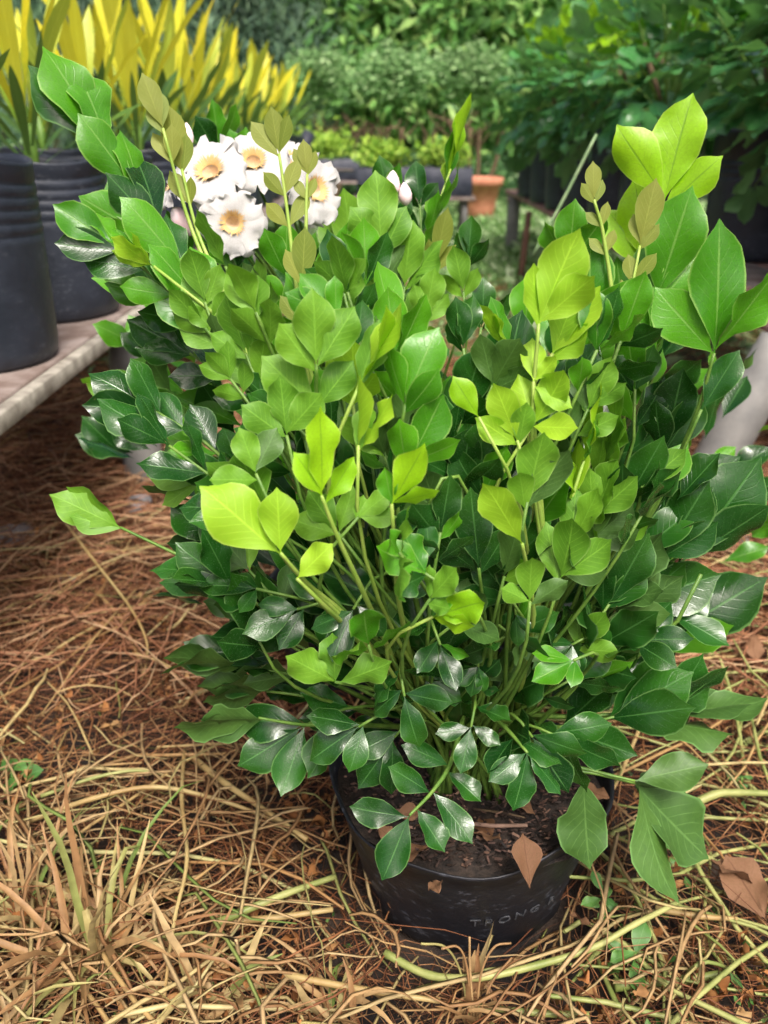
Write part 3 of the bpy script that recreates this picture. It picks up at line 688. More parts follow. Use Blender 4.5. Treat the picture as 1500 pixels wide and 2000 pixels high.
for k in range(26):
    a = ri.uniform(0, 6.283); q = ri.uniform(.08, .25); b = CROWN + Vector((ri.uniform(-.04, .04), ri.uniform(-.03, .03), 0))
    e = Vector((.09+q*math.cos(a), .80+q*.6*math.sin(a), ri.uniform(.36, .68)))
    mb.tube(bez(b, b+Vector((0, 0, .12)), e-Vector((0, 0, .12)), e, 7), [.004, .0038, .0035, .003, .0028, .0024, .002], 5)
o = mb.build('inner_branches', 'stem', shrub); o['kind'] = 'stuff'

# the 300 leaves that show largest stay single parts, the rest join one mass
def thin_out(root, keep):
    bpy.context.view_layer.update(); dg = bpy.context.evaluated_depsgraph_get()
    lv = [(b, l) for b in root.children for l in b.children if l.name.startswith('leaf')]; sc_ = []
    for b, l in lv:
        W = l.matrix_world; hit = 0; co = [v.co for v in l.data.vertices]
        for vi in (24, 30, 37, 38, 39, 45, 51, 52, 53, 59, 66):
            p = W @ co[vi]; d = p - CAMP
            ok, q, nn_, i_, ob, m_ = sc.ray_cast(dg, CAMP, d.normalized(), distance=d.length+.01)
            hit += (not ok) or ob.name == l.name
        sc_.append((hit*(W.col[1].to_3d().length/(W.translation-CAMP).length)**2, len(sc_)))
    sc_.sort(reverse=True); items = []
    inv = {}
    for kd in ('leaf', 'cup', 'baby'):
        for i in range(len(SETS[kd])):
            for j, m in enumerate(AGE):
                if (kd, i, m) in _lm: inv[_lm[(kd, i, m)].name] = (kd, i, j)
    for v, k in sc_[keep:]:
        b, l = lv[k]; kd, i, j = inv[l.data.name]; items.append((kd, i, l.matrix_world.copy(), j)); bpy.data.objects.remove(l)
    if items: o = merged_leaves('rest_of_foliage', items, root, AGE); o['kind'] = 'stuff'
thin_out(shrub, 300)

# ------------------------------------------------------------------ shrubs behind, with flowers
def lathe_pot(name, c, r, h, label, group, m='bag', ribs=5, taper=.93, cat='pot', seed=0, soil=True):
    root = thing(name, c, label, cat, group); rg = random.Random(seed); p1, p2 = rg.uniform(0, 6), rg.uniform(0, 6)
    prof = [(0, .002), (r*taper*.93, .001), (r*taper*.985, .010), (r*taper, .03)]
    prof += [(r*(taper + (1-taper)*t), h*t) for t in (.2, .35, .5, .6)]
    z = .64
    for k in range(ribs):
        prof += [(r*.995, h*z), (r*.978, h*(z+.012)), (r*1.0, h*(z+.024))]; z += .062
    prof += [(r*1.0, h*.985), (r*1.012, h), (r*.985, h*1.002), (r*.965, h*.97), (r*.95, h*.86)]
    def wob(q, zz, a): 
        k = zz/h
        return q*(1 + .018*math.sin(2*a+p1)*k + .008*math.sin(5*a+p2+zz*9)), zz + k*k*k*h*.02*math.sin(3*a+p2)
    mb = MB(); mb.lathe(prof, 44, c, wob); mb.build('pot_wall', m, root)
    if soil:
        mb = MB(); mb.disc(r*.955, c[2]+h*.90, c, 4, 24, lambda x, y: rg.uniform(-.004, .006)); mb.build('soil', 'soil', root)
    return root
BL = Vector((-.04, 1.27, 0)); BR = Vector((.31, 1.24, 0))
lathe_pot('plant_pot', BL, .16, .18, 'black pot hidden beneath the white flowering shrub', None, 'pot', 2, .78)
lathe_pot('plant_pot', BR, .15, .18, 'black pot hidden beneath the narrow shrub beside the right bench', None, 'pot', 2, .78)
fshrub = thing('flowering_shrub', BL+Vector((0, 0, .16)), 'flowering shrub with white orange-throated blossoms standing behind the big shrub', 'shrub')
rshrub = thing('shrub', BR+Vector((0, 0, .16)), 'slender shrub with broad bright leaves rising before the right bench', 'shrub')
def SB(*a, **k): return S(*a, root=fshrub, crown=BL+Vector((0, 0, .17)), **k)
def SR(*a, **k): return S(*a, root=rshrub, crown=BR+Vector((0, 0, .17)), **k)
SB((430, 300), (415, 195), 1.30, .0, 1, 30, 1.0, 1, 5)
SB((475, 330), (480, 245), 1.28, .0, 1, 30, 1.0, 1, 15)
SB((745, 480), (735, 335), 1.05, .0, 2, 26, .95, 1, 168, cup=True)
SB((790, 560), (800, 430), 1.05, .0, 2, 30, .95, 1, 170, cup=True)
SB((690, 520), (670, 370), 1.12, .0, 2, 26, .95, 1, 160)
SB((880, 330), (932, 185), 1.15, .02, 6, 11, .85, 0, 70, gap=.3)
SB((905, 570), (885, 475), 1.05, .0, 1, 34, .9, 1, 172)
SB((915, 510), (920, 420), 1.12, .0, 1, 30, .9, 2, 5)
SB((940, 640), (950, 540), 1.05, .0, 1, 34, .9, 2, 5)
SB((830, 620), (850, 520), 1.02, .0, 2, 34, .9, 1, 165)
SB((715, 560), (712, 420), 1.0, .0, 1, 26, .9, 1, 30)
SB((660, 560), (690, 430), 1.04, .0, 2, 26, .9, 1, 20)
SB((560, 540), (560, 430), 1.0, .0, 2, 30, .9, 1, 10)
SB((520, 600), (500, 500), .98, .0, 2, 30, .9, 1, 150)
SB((620, 560), (650, 470), 1.06, .0, 1, 30, .9, 2, 10)
SB((760, 390), (740, 300), 1.2, .0, 2, 36, .9, 2, 10)
SB((820, 400), (810, 310), 1.2, .0, 2, 36, .9, 2, 10)
SB((850, 520), (870, 400), 1.1, .0, 2, 20, .7, 3, 160, gap=.6)
SB((300, 470), (150, 380), 1.08, .0, 2, 30, .9, 1, 10)
SB((310, 560), (175, 480), 1.08, .0, 2, 30, .9, 1, 10)
SB((440, 480), (400, 400), 1.0, .0, 2, 30, .9, 1, 10)
SR((1296, 395), (1348, 178), 1.00, .0, 1, 36, .85, 0, 10, vary=.4)
SR((1265, 520), (1245, 350), 1.05, .0, 1, 24, .9, 0, 10)
SR((1280, 590), (1352, 365), .98, .0, 1, 22, .8, 1, 15)
SR((1110, 520), (1125, 388), 1.05, .0, 1, 30, .9, 1, 5)
SR((1220, 640), (1210, 500), 1.05, .0, 2, 28, .9, 1, 10)
SR((1170, 640), (1160, 520), 1.05, .0, 2, 28, .9, 1, 170)
SR((1290, 700), (1310, 560), 1.02, .0, 2, 28, .9, 2, 10)
SR((1240, 800), (1230, 680), 1.02, .0, 2, 30, .9, 2, 10)
items = []
for c, n_ in ((Vector((-.16, 1.22, .50)), 150), (Vector((.42, 1.22, .42)), 60)):
    while n_:
        d = Vector((ri.gauss(0, 1), ri.gauss(0, 1), ri.gauss(0, 1))).normalized()*ri.random()**.45
        p = c + Vector((d.x*(.26 if n_ else .1), d.y*.12, d.z*.22))
        a = (Vector((d.x, d.y, .7+d.z*.4)) + Vector((ri.gauss(0, .3), ri.gauss(0, .3), 0))).normalized()
        items.append((c, ('leaf', ri.randrange(20), frame(p, a, Vector((ri.gauss(0, .5), -.6+ri.gauss(0, .5), .8)), ri.uniform(.06, .09)), 0 if ri.random() < .5 else 1))); n_ -= 1
o = merged_leaves('inner_foliage', [q for c, q in items if c.x < 0], fshrub, ['dark', 'mid']); o['kind'] = 'stuff'
o = merged_leaves('inner_foliage', [q for c, q in items if c.x > 0], rshrub, ['dark', 'mid']); o['kind'] = 'stuff'

def petal_geo(seed, nu=8, nv=8):
    g = random.Random(seed); wk = g.uniform(.85, 1.12); V, F = [], []; ph = [g.uniform(0, 6.28) for _ in range(6)]
    for j in range(nv+1):
        t = j/nv
        w = [.17, .22, .32, .44, .55, .62, .63, .55, .34][j]*wk
        for i in range(nu+1):
            u = -1 + 2*i/nu
            notch = -.13*math.exp(-(u*2.5)**2)*(t**5) + .07*t**4*math.sin(u*8+ph[5]) + .09*math.sin(ph[4])*t
            x = u*w; y = .20 + t*.80 + notch - .08*u*u*t
            z = .30*math.sqrt(t) - .28*t*t + t*t*(.12*math.sin(u*5+ph[0]) + .08*math.sin(u*10+t*5+ph[1]) + .04*math.sin(t*14+ph[2]+u*3)) + g.uniform(-.012, .012)*t
            V.append((x, y, z))
    for j in range(nv):
        for i in range(nu): F.append([j*(nu+1)+i, j*(nu+1)+i+1, (j+1)*(nu+1)+i+1, (j+1)*(nu+1)+i])
    return V, F
PET = [mesh('petal', *petal_geo(k), 'petal') for k in range(5)]
def flower_core():
    mb = MB()
    mb.lathe([(.02, -.75), (.09, -.70), (.13, -.45), (.17, -.2), (.225, .02), (.26, .10), (.245, .105), (.21, .02), (.16, -.10), (.10, -.20), (.01, -.24)], 20, (0, 0, 0), lambda r, z, a: (r*(1+.05*math.sin(5*a)), z))
    return mesh('corolla_tube', np.concatenate(mb.v), mb.f, 'throat_in')
def flower_fringe():
    g = random.Random(4); mb = MB()
    for k in range(46):
        a = k*6.283/46 + g.uniform(-.06, .06); l = g.uniform(.32, .46)
        V = []; 
        for r, w, z in ((.20, .022, .05), (.28, .026, .155), (l, .004, .215)):
            for s_ in (-1, 1): V.append((r*math.cos(a)-s_*w*math.sin(a), r*math.sin(a)+s_*w*math.cos(a), z+.012))
        mb.add(V, [[0, 1, 3, 2], [2, 3, 5, 4]])
    return mesh('fringe', np.concatenate(mb.v), mb.f, 'throat')
CORE, FRINGE = flower_core(), flower_fringe()
def flower(px, py, fwd, dpx, nx_, ny_, nz_, spin):
    c = at(px, py, fwd); size = dpx/FPX*(fwd*CP + (CAM_H-c.z)*SP)*.5
    n = Vector((nx_, ny_, nz_)).normalized(); x = n.orthogonal().normalized(); y = n.cross(x)
    B = Matrix.Translation(c) @ Matrix(((x.x, y.x, n.x, 0), (x.y, y.y, n.y, 0), (x.z, y.z, n.z, 0), (0, 0, 0, 1))) @ Matrix.Rotation(spin, 4, 'Z') @ Matrix.Scale(size, 4)
    f = link('flower', CORE, fshrub, B)
    for k in range(5):
        link('petal', PET[(k+int(px)) % 5], f, Matrix.Rotation(k*2*math.pi/5, 4, 'Z') @ Matrix.Translation((0, 0, .0015*k)))
    link('throat_fringe', FRINGE, f)
    e = c - n*size*.72
    mb = MB(); mb.tube(bez(e, e-n*.03, BL+Vector((0, 0, .55)), BL+Vector((0, 0, .35)), 8), .002, 5); mb.build('stalk', 'stem', fshrub)
flower(455, 436, 1.00, 130, .10, -1, .25, .2)
flower(412, 338, 1.04, 160, -.15, -.75, .70, 1.0)
flower(495, 318, 1.08, 140, .05, -.75, .65, .5)
flower(612, 372, 1.04, 140, .75, -.75, .35, .8)
flower(345, 362, 1.06, 110, -.7, -.3, .6, .3)
flower(560, 315, 1.10, 110, .3, -.6, .7, .1)
mb = MB(); mb.lathe([(.001, 0), (.006, .003), (.010, .010), (.0105, .017), (.008, .025), (.004, .031), (.0005, .034)], 12); BUD = mesh('bud', np.concatenate(mb.v), mb.f, 'bud')
for px, py, fw, s_, rx in ((338, 405, 1.05, 1.1, 2.6), (364, 290, 1.06, .8, .1), (765, 385, 1.1, .9, .05), (793, 402, 1.1, .8, -.1)):
    link('bud', BUD, fshrub, Matrix.Translation(at(px, py, fw)) @ Matrix.Rotation(rx, 4, 'Y') @ Matrix.Scale(s_, 4))
    e = at(px, py, fw); mb = MB(); mb.tube(bez(e, e-Vector((0, 0, .05)), BL+Vector((0, 0, .6)), BL+Vector((0, 0, .4)), 7), .0016, 5); mb.build('stalk', 'stem', fshrub)

# ------------------------------------------------------------------ left bench, grow bags, yellow plants
BH = .485
lb = thing('bench', (-.9, 3.5, 0), 'low weathered board bench on grey pipe legs carrying the yellow plants', 'bench')
for k, (x0, x1) in enumerate(((-.82, -.63), (-1.03, -.835), (-1.26, -1.045), (-1.49, -1.275))):
    mb = MB(); mb.box((x0, .9, BH-.028), (x1, 8.2, BH-.001*k), .004); mb.build('plank', 'wood' if k % 2 == 0 else 'woodred', lb)
mb = MB(); mb.box((-.627, .9, BH-.036), (-.602, 8.2, BH-.003), .003); mb.build('edge_rail', 'angle', lb)
for y in (2.15, 4.1, 6.1, 8.0):
    for x in (-.655, -1.40):
        mb = MB(); c = (x, y, 0); mb.lathe([(0, -.02), (.054, -.02), (.053, .02), (.051, .2), (.0515, .30), (.055, .305), (.055, .36), (.0515, .365), (.051, BH-.032), (0, BH-.032)], 20, c); mb.build('leg', 'pipe', lb)
    mb = MB(); mb.box((-1.47, y-.03, BH-.075), (-.61, y+.03, BH-.0285), .003); mb.build('cross_beam', 'wood', lb)

def yellow_plant(c, seed, n, h, label):
    rg = random.Random(seed)
    root = thing('yellow_strap_plant', c, label, 'plant', 'yellow plants along the left bench')
    mb = MB(); mb.tube([c+Vector((0, 0, -.02)), c+Vector((.004, 0, .06)), c+Vector((0, 0, .14))], [.018, .016, .012], 8); mb.build('stem', 'stem', root)
    for k in range(n):
        a = k*2.39996 + rg.uniform(-.3, .3); t = k/(n-1)
        el = R(rg.uniform(36, 62) if t < .45 else rg.uniform(58, 84))
        d = Vector((math.cos(a)*math.cos(el), math.sin(a)*math.cos(el), math.sin(el)))
        nn = Vector((-math.cos(a)*math.sin(el), -math.sin(a)*math.sin(el), math.cos(el))) 
        L = h*(rg.uniform(.55, .8) if t < .45 else rg.uniform(.8, 1.1))
        m = 'strapgreen' if t < .45 else rg.choice(['yellow', 'yellow', 'yelgreen'])
        put_leaf(root, c + Vector((d.x*.012, d.y*.012, .01+.10*t)), d, nn, L, 'strap', m, 'leaf', rg)
ORD = ['first', 'second', 'third', 'fourth', 'fifth', 'sixth', 'seventh', 'eighth', 'ninth', 'tenth', 'eleventh', 'twelfth', 'thirteenth', 'fourteenth']
ry = random.Random(21)
for k in range(14):
    for row in (0, 1):
        if row == 1 and (k % 2 == 0 or k > 6): continue
        y = 1.61 + .45*k + row*.2; x = -.795 - row*.37 + ry.uniform(-.015, .015) + (.018 if k == 0 else 0)
        if row == 1 and k > 10: continue
        c = Vector((x, y, BH+.001)); h = .35 + ry.uniform(-.012, .012)
        lab = f'{ORD[k]} ribbed black grow bag from the scuffed bag end of the left bench, ' + ('edge row' if row == 0 else 'back row')
        if k == 0 and row == 0: lab = 'scuffed ribbed black grow bag ending the edge row on the left bench'
        lathe_pot('grow_bag', c, .158, h, lab, 'grow bags on the left bench', 'bag', 5, .97, 'grow bag', k*7+row)
        yellow_plant(c + Vector((0, 0, h*.9)), k*13+row*5+2, 18 if k < 6 else 13, (.31 if k == 0 else .38 if k < 3 else .47)*ry.uniform(.92, 1.1), f'yellow strap-leaved plant in the {ORD[k]} bag from the scuffed bag end, ' + ('edge row' if row == 0 else 'back row'))

# ------------------------------------------------------------------ right bench, tall bags, dark shrubs
RH = .45
rb = thing('bench', (1.3, 4, 0), 'low reddish board bench on pipe legs beneath the tall black bags', 'bench')
def rx(y): return .93 if y > 4 else .93
for k, (x0, x1) in enumerate(((.965, 1.12), (1.135, 1.33), (1.345, 1.54), (1.555, 1.75))):
    mb = MB(); mb.box((x0, 1.9, RH-.03), (x1, 7.2, RH-.001*k), .004); mb.build('plank', 'woodred' if k % 2 == 0 else 'wood', rb)
# leaning near pipe leg
def pipe(name, p, q, r, root, m='pipe'):
    mb = MB(); d = q-p
    mb.tube([p, p+d*.02, p+d*.5, p+d*.93, p+d*.935, q], [r, r*1.02, r, r, r*.96, r*.96], 20); return mb.build(name, m, root)
pipe('leg', Vector((.80, 2.02, -.02)), Vector((.98, 2.06, RH-.032)), .058, rb)
pipe('leg', Vector((1.66, 2.1, -.02)), Vector((1.66, 2.1, RH-.032)), .058, rb)
for y in (4.3, 6.9):
    for x in (1.0, 1.66): pipe('leg', Vector((x, y, -.02)), Vector((x, y, RH-.032)), .05, rb)
for y in (2.06, 4.3, 6.9):
    mb = MB(); mb.box((.945, y-.03, RH-.078), (1.73, y+.03, RH-.0305), .003); mb.build('cross_beam', 'wood', rb)
pr = ground(978, 600); 
mb = MB(); b0 = Vector((.80, 5.1, -.02)); mb.tube([b0, b0+Vector((.01, 0, .2)), b0+Vector((.03, .01, .48))], [.022, .02, .018], 8)
tag(mb.build('wooden_stake', 'stick'), 'dark brown wooden stake upright beside the right bench', 'stake')

def dark_shrub(c, seed, n, rad, hgt, label, group, limefrac=.0, fill=90, left=0.):
    rg = random.Random(seed); root = thing('bench_shrub', c, label, 'shrub', group)
    mb = MB()
    for k in range(4):
        a = k*1.57+rg.uniform(0, 1); mb.tube([c+Vector((.02*math.cos(a), .02*math.sin(a), -.02)), c+Vector((.05*math.cos(a), .05*math.sin(a), hgt*.3)), c+Vector((.14*math.cos(a), .14*math.sin(a), hgt*.6))], [.012, .010, .006], 6)
    mb.build('trunk', 'bark', root)
    for k in range(n):
        a = k*2.39996 + rg.uniform(-.2, .2); t = (k+.5)/n
        el = R(-28 + 112*t**1.25 + rg.uniform(-8, 8))
        d = Vector((math.cos(a)*math.cos(el), math.sin(a)*math.cos(el), math.sin(el)*hgt/rad*.9))
        P = c + Vector((0, 0, hgt*.28)) + d*rad*rg.uniform(.68, 1.0)
        a2 = (d.normalized()*.8 + Vector((0, 0, -.45 if el < .5 else .25)) + Vector((rg.gauss(0, .2), rg.gauss(0, .2), rg.gauss(0, .15)))).normalized()
        nn = Vector((d.x*.4, d.y*.4, 1.0))
        L = rg.uniform(.125, .185); st = bez(c, c+Vector((0, 0, hgt*.2)), P-a2*.08, P, 6)
        mb = MB(); mb.tube(st, [.005, .0045, .004, .0035, .003, .0025], 5)
        br = mb.build('branch', 'stem', root)
        lime = rg.random() < limefrac and el > .3
        m = 'young' if lime else ('mid' if el > .5 and rg.random() < .35 else 'far_dark')
        nn = (nn - a2*nn.dot(a2)).normalized()
        put_leaf(br, P, a2, nn, L, 'leaf', m, 'leaf', rg)
        for j in range(2):
            Pj = P - a2*L*.5*j
            for sgn in (-1, 1):
                dj = rot(a2, nn, sgn*R(rg.uniform(32, 60)))
                put_leaf(br, Pj, dj, (nn+Vector((rg.gauss(0, .2), rg.gauss(0, .2), 0))).normalized(), L*rg.uniform(.8, 1.0), 'leaf', m, 'leaf', rg)
    items = []
    for k in range(fill):
        d = Vector((rg.gauss(0, 1), rg.gauss(0, 1), rg.gauss(0, 1))).normalized()*rg.random()**.4
        p = c + Vector((0, 0, hgt*.45)) + Vector((d.x*rad*.8, d.y*rad*.8, d.z*hgt*.5))
        items.append(('leaf', rg.randrange(20), frame(p, (d+Vector((rg.gauss(0, .4), rg.gauss(0, .4), -.1))).normalized(), Vector((rg.gauss(0, .4), rg.gauss(0, .4), 1)), rg.uniform(.12, .17)), 0))
    o = merged_leaves('inner_foliage', items, root, ['far_dark']); o['kind'] = 'stuff'
spots = [(1.44, 2.15, .19, .43), (1.42, 2.72, .19, .43), (1.39, 3.30, .20, .44), (1.17, 3.85, .165, .43), (1.15, 4.36, .165, .43), (1.13, 4.85, .165, .43), (1.11, 5.35, .16, .43), (1.10, 5.85, .16, .43), (1.09, 6.35, .16, .43)]
labs = ['overhanging dark green shrub at the near end of the right bench', 'dark green shrub second along the right bench', 'dark green shrub in the widest bag on the right bench']
for k, (x, y, r, h) in enumerate(spots):
    c = Vector((x, y, RH+.001))
    lathe_pot('grow_bag', c, r, h, 'wide tall black grow bag with grooves near its rim on the right bench' if k == 2 else (('tall wide black grow bag ending the right bench above the leaning leg' if k == 0 else 'tall wide black grow bag between the end bag and the widest') if k < 2 else f'{ORD[k-3]} tall slim black grow bag beyond the widest bag on the right bench'), 'grow bags on the right bench', 'bag', 3, .94, 'grow bag', 50+k)
    dark_shrub(c+Vector((0, 0, h*.9)), 300+k, 40 if k < 3 else 30, .38 if k < 3 else .31, .60, labs[k] if k < 3 else f'dark green shrub in the {ORD[k-3]} slim bag beyond the widest bag', 'shrubs on the right bench', .0 if k < 3 else .35, 110 if k < 3 else 80)
mb = MB(); mb.tube(catmull([at(1040, 500, 1.9), at(1100, 390, 1.9), at(1165, 262, 1.9)]), [.0035]*10+[.0025], 6)
tag(mb.build('grass_stem', 'stem_grass'), 'long pale green grass stem slanting up against the slim black bags', 'grass stem')

# ------------------------------------------------------------------ seedling benches, far pots
def seed_bench(name, c, w, d, h, label, lime):
    root = thing(name, c, label, 'seedling bench')
    mb = MB(); mb.box((c[0]-w/2, c[1]-d/2, h-.03), (c[0]+w/2, c[1]+d/2, h), .004); mb.build('bench_top', 'wood', root)
    for sx_ in (-1, 1):
        for sy_ in (-1, 1):
            mb = MB(); x, y = c[0]+sx_*(w/2-.08), c[1]+sy_*(d/2-.06); mb.tube([Vector((x, y, -.03)), Vector((x, y, h*.5)), Vector((x, y, h-.032))], [.025, .024, .024], 10); mb.build('leg', 'pipe', root)
    return root
def crown_mesh(name, root, g, centre, rad, n, clumps, leaf, mtl, hang=0., asp=.35, shell=.6, kind=None, clump_r=.3):
    c = np.array(centre); rad = np.array(rad, dtype=float)
    d = g.normal(size=(clumps, 3)); d /= np.linalg.norm(d, axis=1, keepdims=True)
    cc = c + d*rad*(g.random((clumps, 1))**shell)
    k = g.integers(0, clumps, n); cs = rad.mean()*clump_r*g.uniform(.6, 1.4, clumps)
    p = cc[k] + g.normal(size=(n, 3))*cs[k][:, None]*np.array([1, 1, .75])
    a = g.normal(size=(n, 3)); a[:, 2] = a[:, 2]*.5 - hang; a /= np.linalg.norm(a, axis=1, keepdims=True)
    nn = g.normal(size=(n, 3))*.55 + np.array([0, -.6, 1]); s = np.cross(a, nn); s /= np.linalg.norm(s, axis=1, keepdims=True)
    up = np.cross(s, a); L = leaf*g.uniform(.7, 1.3, (n, 1)); W = L*asp
    V = np.stack([p, p+a*L*.5+s*W*.5+up*L*.05, p+a*L-up*L*.1, p+a*L*.5-s*W*.5+up*L*.05], 1)
    F = (np.arange(n)*4)[:, None] + np.array([[0, 1, 2, 3]])
    o = link(name, mesh(name, V.reshape(-1, 3), F, mtl, False), root)
    if kind: o['kind'] = kind
    return o
G2 = np.random.default_rng(31)
b1 = seed_bench('seedling_bench', Vector((.25, 7.6, 0)), 1.0, .5, .38, 'low bench of lime seedlings in black trays on the grass', 1)
for k in range(2):
    x0 = -.22 + k*.49
    tr = thing('seedling_tray', (x0+.22, 7.6, .382), ['long black tray of lime seedlings on the low bench near the black pipe', 'long black tray of lime seedlings on the low bench near the terracotta pot'][k], 'tray', 'trays on the low far bench')
    mb = MB(); z0, z1 = .383, .60
    for (lo, hi) in (((x0, 7.37, z0), (x0+.45, 7.385, z1)), ((x0, 7.815, z0), (x0+.45, 7.83, z1)), ((x0, 7.387, z0), (x0+.015, 7.813, z1)), ((x0+.435, 7.387, z0), (x0+.45, 7.813, z1)), ((x0+.017, 7.387, z0), (x0+.433, 7.813, z0+.15))): mb.box(lo, hi, .002)
    mb.build('tray_box', 'blackplastic', tr)
    o = crown_mesh('seedlings', tr, G2, (x0+.225, 7.6, .68), (.2, .18, .09), 900, 24, .06, 'fol_lime', -.8, .5, .5, 'stuff')
b2 = seed_bench('seedling_bench', Vector((-.75, 9.2, 0)), 1.3, .6, .42, 'far bench with black pipe trays and lime seedlings behind the yellow plants', 1)
tr = thing('seedling_tray', (-.75, 9.2, .422), 'long black trough of lime seedlings on the far bench behind the yellow plants', 'tray')
mb = MB(); mb.box((-1.35, 8.95, .423), (-.15, 9.45, .62), .01); mb.build('tray_box', 'blackplastic', tr)
crown_mesh('seedlings', tr, G2, (-.75, 9.2, .70), (.55, .2, .08), 1500, 40, .06, 'fol_lime', -.8, .5, .5, 'stuff')
bp = Vector((-.78, 7.6, 0)); q = thing('black_pipe', bp, 'bent black plastic pipe standing at the far end of left bench', 'pipe')
mb = MB(); mb.tube([bp+Vector((-.04, 0, -.02)), bp+Vector((-.03, 0, .3)), bp+Vector((0, 0, .55)), bp+Vector((.08, .05, .70)), bp+Vector((.16, .1, .86))], [.06, .06, .06, .055, .055], 12); mb.build('pipe_body', 'blackplastic', q)
mb = MB(); mb.tube([bp+Vector((.01, 0, .58)), bp+Vector((.5, .6, .55))], [.012, .012], 8); mb.build('pipe_arm', 'wood', q)
tp = Vector((.98, 9.2, 0)); q = thing('terracotta_pot', tp, 'terracotta pot standing on grass beyond the seedling bench', 'pot')
mb = MB(); mb.lathe([(0, 0), (.13, 0), (.16, .15), (.20, .36), (.225, .362), (.235, .44), (.215, .445), (.20, .38)], 28, tp); mb.build('pot_wall', 'terracotta', q)
mb = MB(); mb.disc(.20, .385, tp, 2, 20); mb.build('soil', 'soil', q)

# ------------------------------------------------------------------ trees behind
def tree(name, x, y, label, m, trunk_h, trunk_r, crown_c, crown_r, n, clumps, leaf, hang=0., asp=.35, group=None, limbs=5, multi=1, shell=.6, clump_r=.3):
    b = Vector((x, y, -.05)); root = thing(name, (x, y, 0), label, 'tree', group)
    g = np.random.default_rng(int(abs(x*100)+y*10)); mb = MB()
    for j in range(multi):
        off = Vector((g.normal()*.12, g.normal()*.1, 0)) if multi > 1 else Vector((0, 0, 0))
        top = b + Vector((g.normal()*.12, g.normal()*.1, trunk_h)) + off*2.2
        mb.tube(bez(b+off*.3, b+off+Vector((0, 0, trunk_h*.35)), top-Vector((0, 0, trunk_h*.3)), top, 8), [trunk_r*(1-.55*i/7) for i in range(8)], 8)
        for k in range(limbs):
            a = g.uniform(0, 6.28); e = top + Vector((math.cos(a)*crown_r[0]*.7, math.sin(a)*crown_r[1]*.7, g.uniform(.1, .9)*crown_r[2]))
            s_ = b + (top-b)*g.uniform(.7, 1.0)
            mb.tube(bez(s_, s_+Vector((0, 0, .15)), e-Vector((0, 0, .1)), e, 5), [trunk_r*.4, trunk_r*.35, trunk_r*.28, trunk_r*.2, trunk_r*.1], 5)
    mb.build('trunk', 'bark', root)
    crown_mesh('crown', root, g, (x+crown_c[0], y+crown_c[1], crown_c[2]), crown_r, n, clumps, leaf, m, hang, asp, shell, None, clump_r)
for x, y, lab in ((-.72, 10.6, 'small round clipped tree with pale flecks behind the black pipe'), (.12, 10.2, 'small flat-topped clipped tree behind the seedling trays'), (1.0, 10.0, 'small clipped tree with bare brown trunks before the dark shrubs')):
    tree('clipped_tree', x, y, lab, 'fol_soft', .95, .035, (0, 0, 1.42), (.36, .33, .20), 3000, 60, .075, 0., .45, 'small clipped trees', 5, 4, .35, .28)
for x, y, lab in ((-4.6, 13.0, 'dark feathery tree furthest beyond the yellow plants'), (-3.0, 12.6, 'dark feathery weeping tree behind the tallest yellow leaves'), (-1.7, 13.2, 'tall bluish feathery tree beside the broadleaved trees')):
    tree('feathery_tree', x, y, lab, 'fol_blue', 3.6, .10, (0, 0, 2.6), (1.1, .9, 2.3), 14000, 120, .22, 1.1, .10, 'feathery trees behind', 9, 1, .5, .22)
for x, y, lab, mm in ((-.3, 13.4, 'broadleaved tree with bright drooping leaves behind the clipped trees', 'fol_mid'), (1.2, 13.0, 'full broadleaved tree with long leaves hanging over the clipped trees', 'fol_mid'), (2.9, 13.2, 'broadleaved tree behind the right bench shrubs', 'fol_mid'), (4.8, 12.5, 'dense broadleaved tree furthest behind the right bench', 'fol_deep')):
    tree('broadleaf_tree', x, y, lab, mm, 2.4, .11, (0, 0, 2.15), (1.15, .9, 1.6), 5200, 90, .24, .55, .34, 'broadleaved trees behind', 8, 1, .45, .24)
root = thing('hedge', (0, 15.5, 0), 'deep dark hedge closing the view behind all the trees', 'hedge')
o = crown_mesh('foliage', root, G2, (0, 16, 1.2), (9.5, .8, 1.25), 22000, 700, .24, 'fol_deep', .5, .4, .6, 'stuff', .07)
mb = MB()
for k in range(26): x = -7+k*.56+random.uniform(-.2, .2); mb.tube([Vector((x, 15.7, -.05)), Vector((x+.1, 15.7, 1.2)), Vector((x, 15.8, 2.8))], [.05, .04, .02], 5)
o = mb.build('stems', 'bark', root); o['kind'] = 'stuff'
root = thing('low_hedge', (.2, 11.4, 0), 'low dark leafy hedge under the clipped trees', 'hedge')
o = crown_mesh('foliage', root, G2, (.2, 11.6, .30), (3.6, .3, .22), 4500, 200, .10, 'fol_deep', 0, .45, .6, 'stuff', .08)

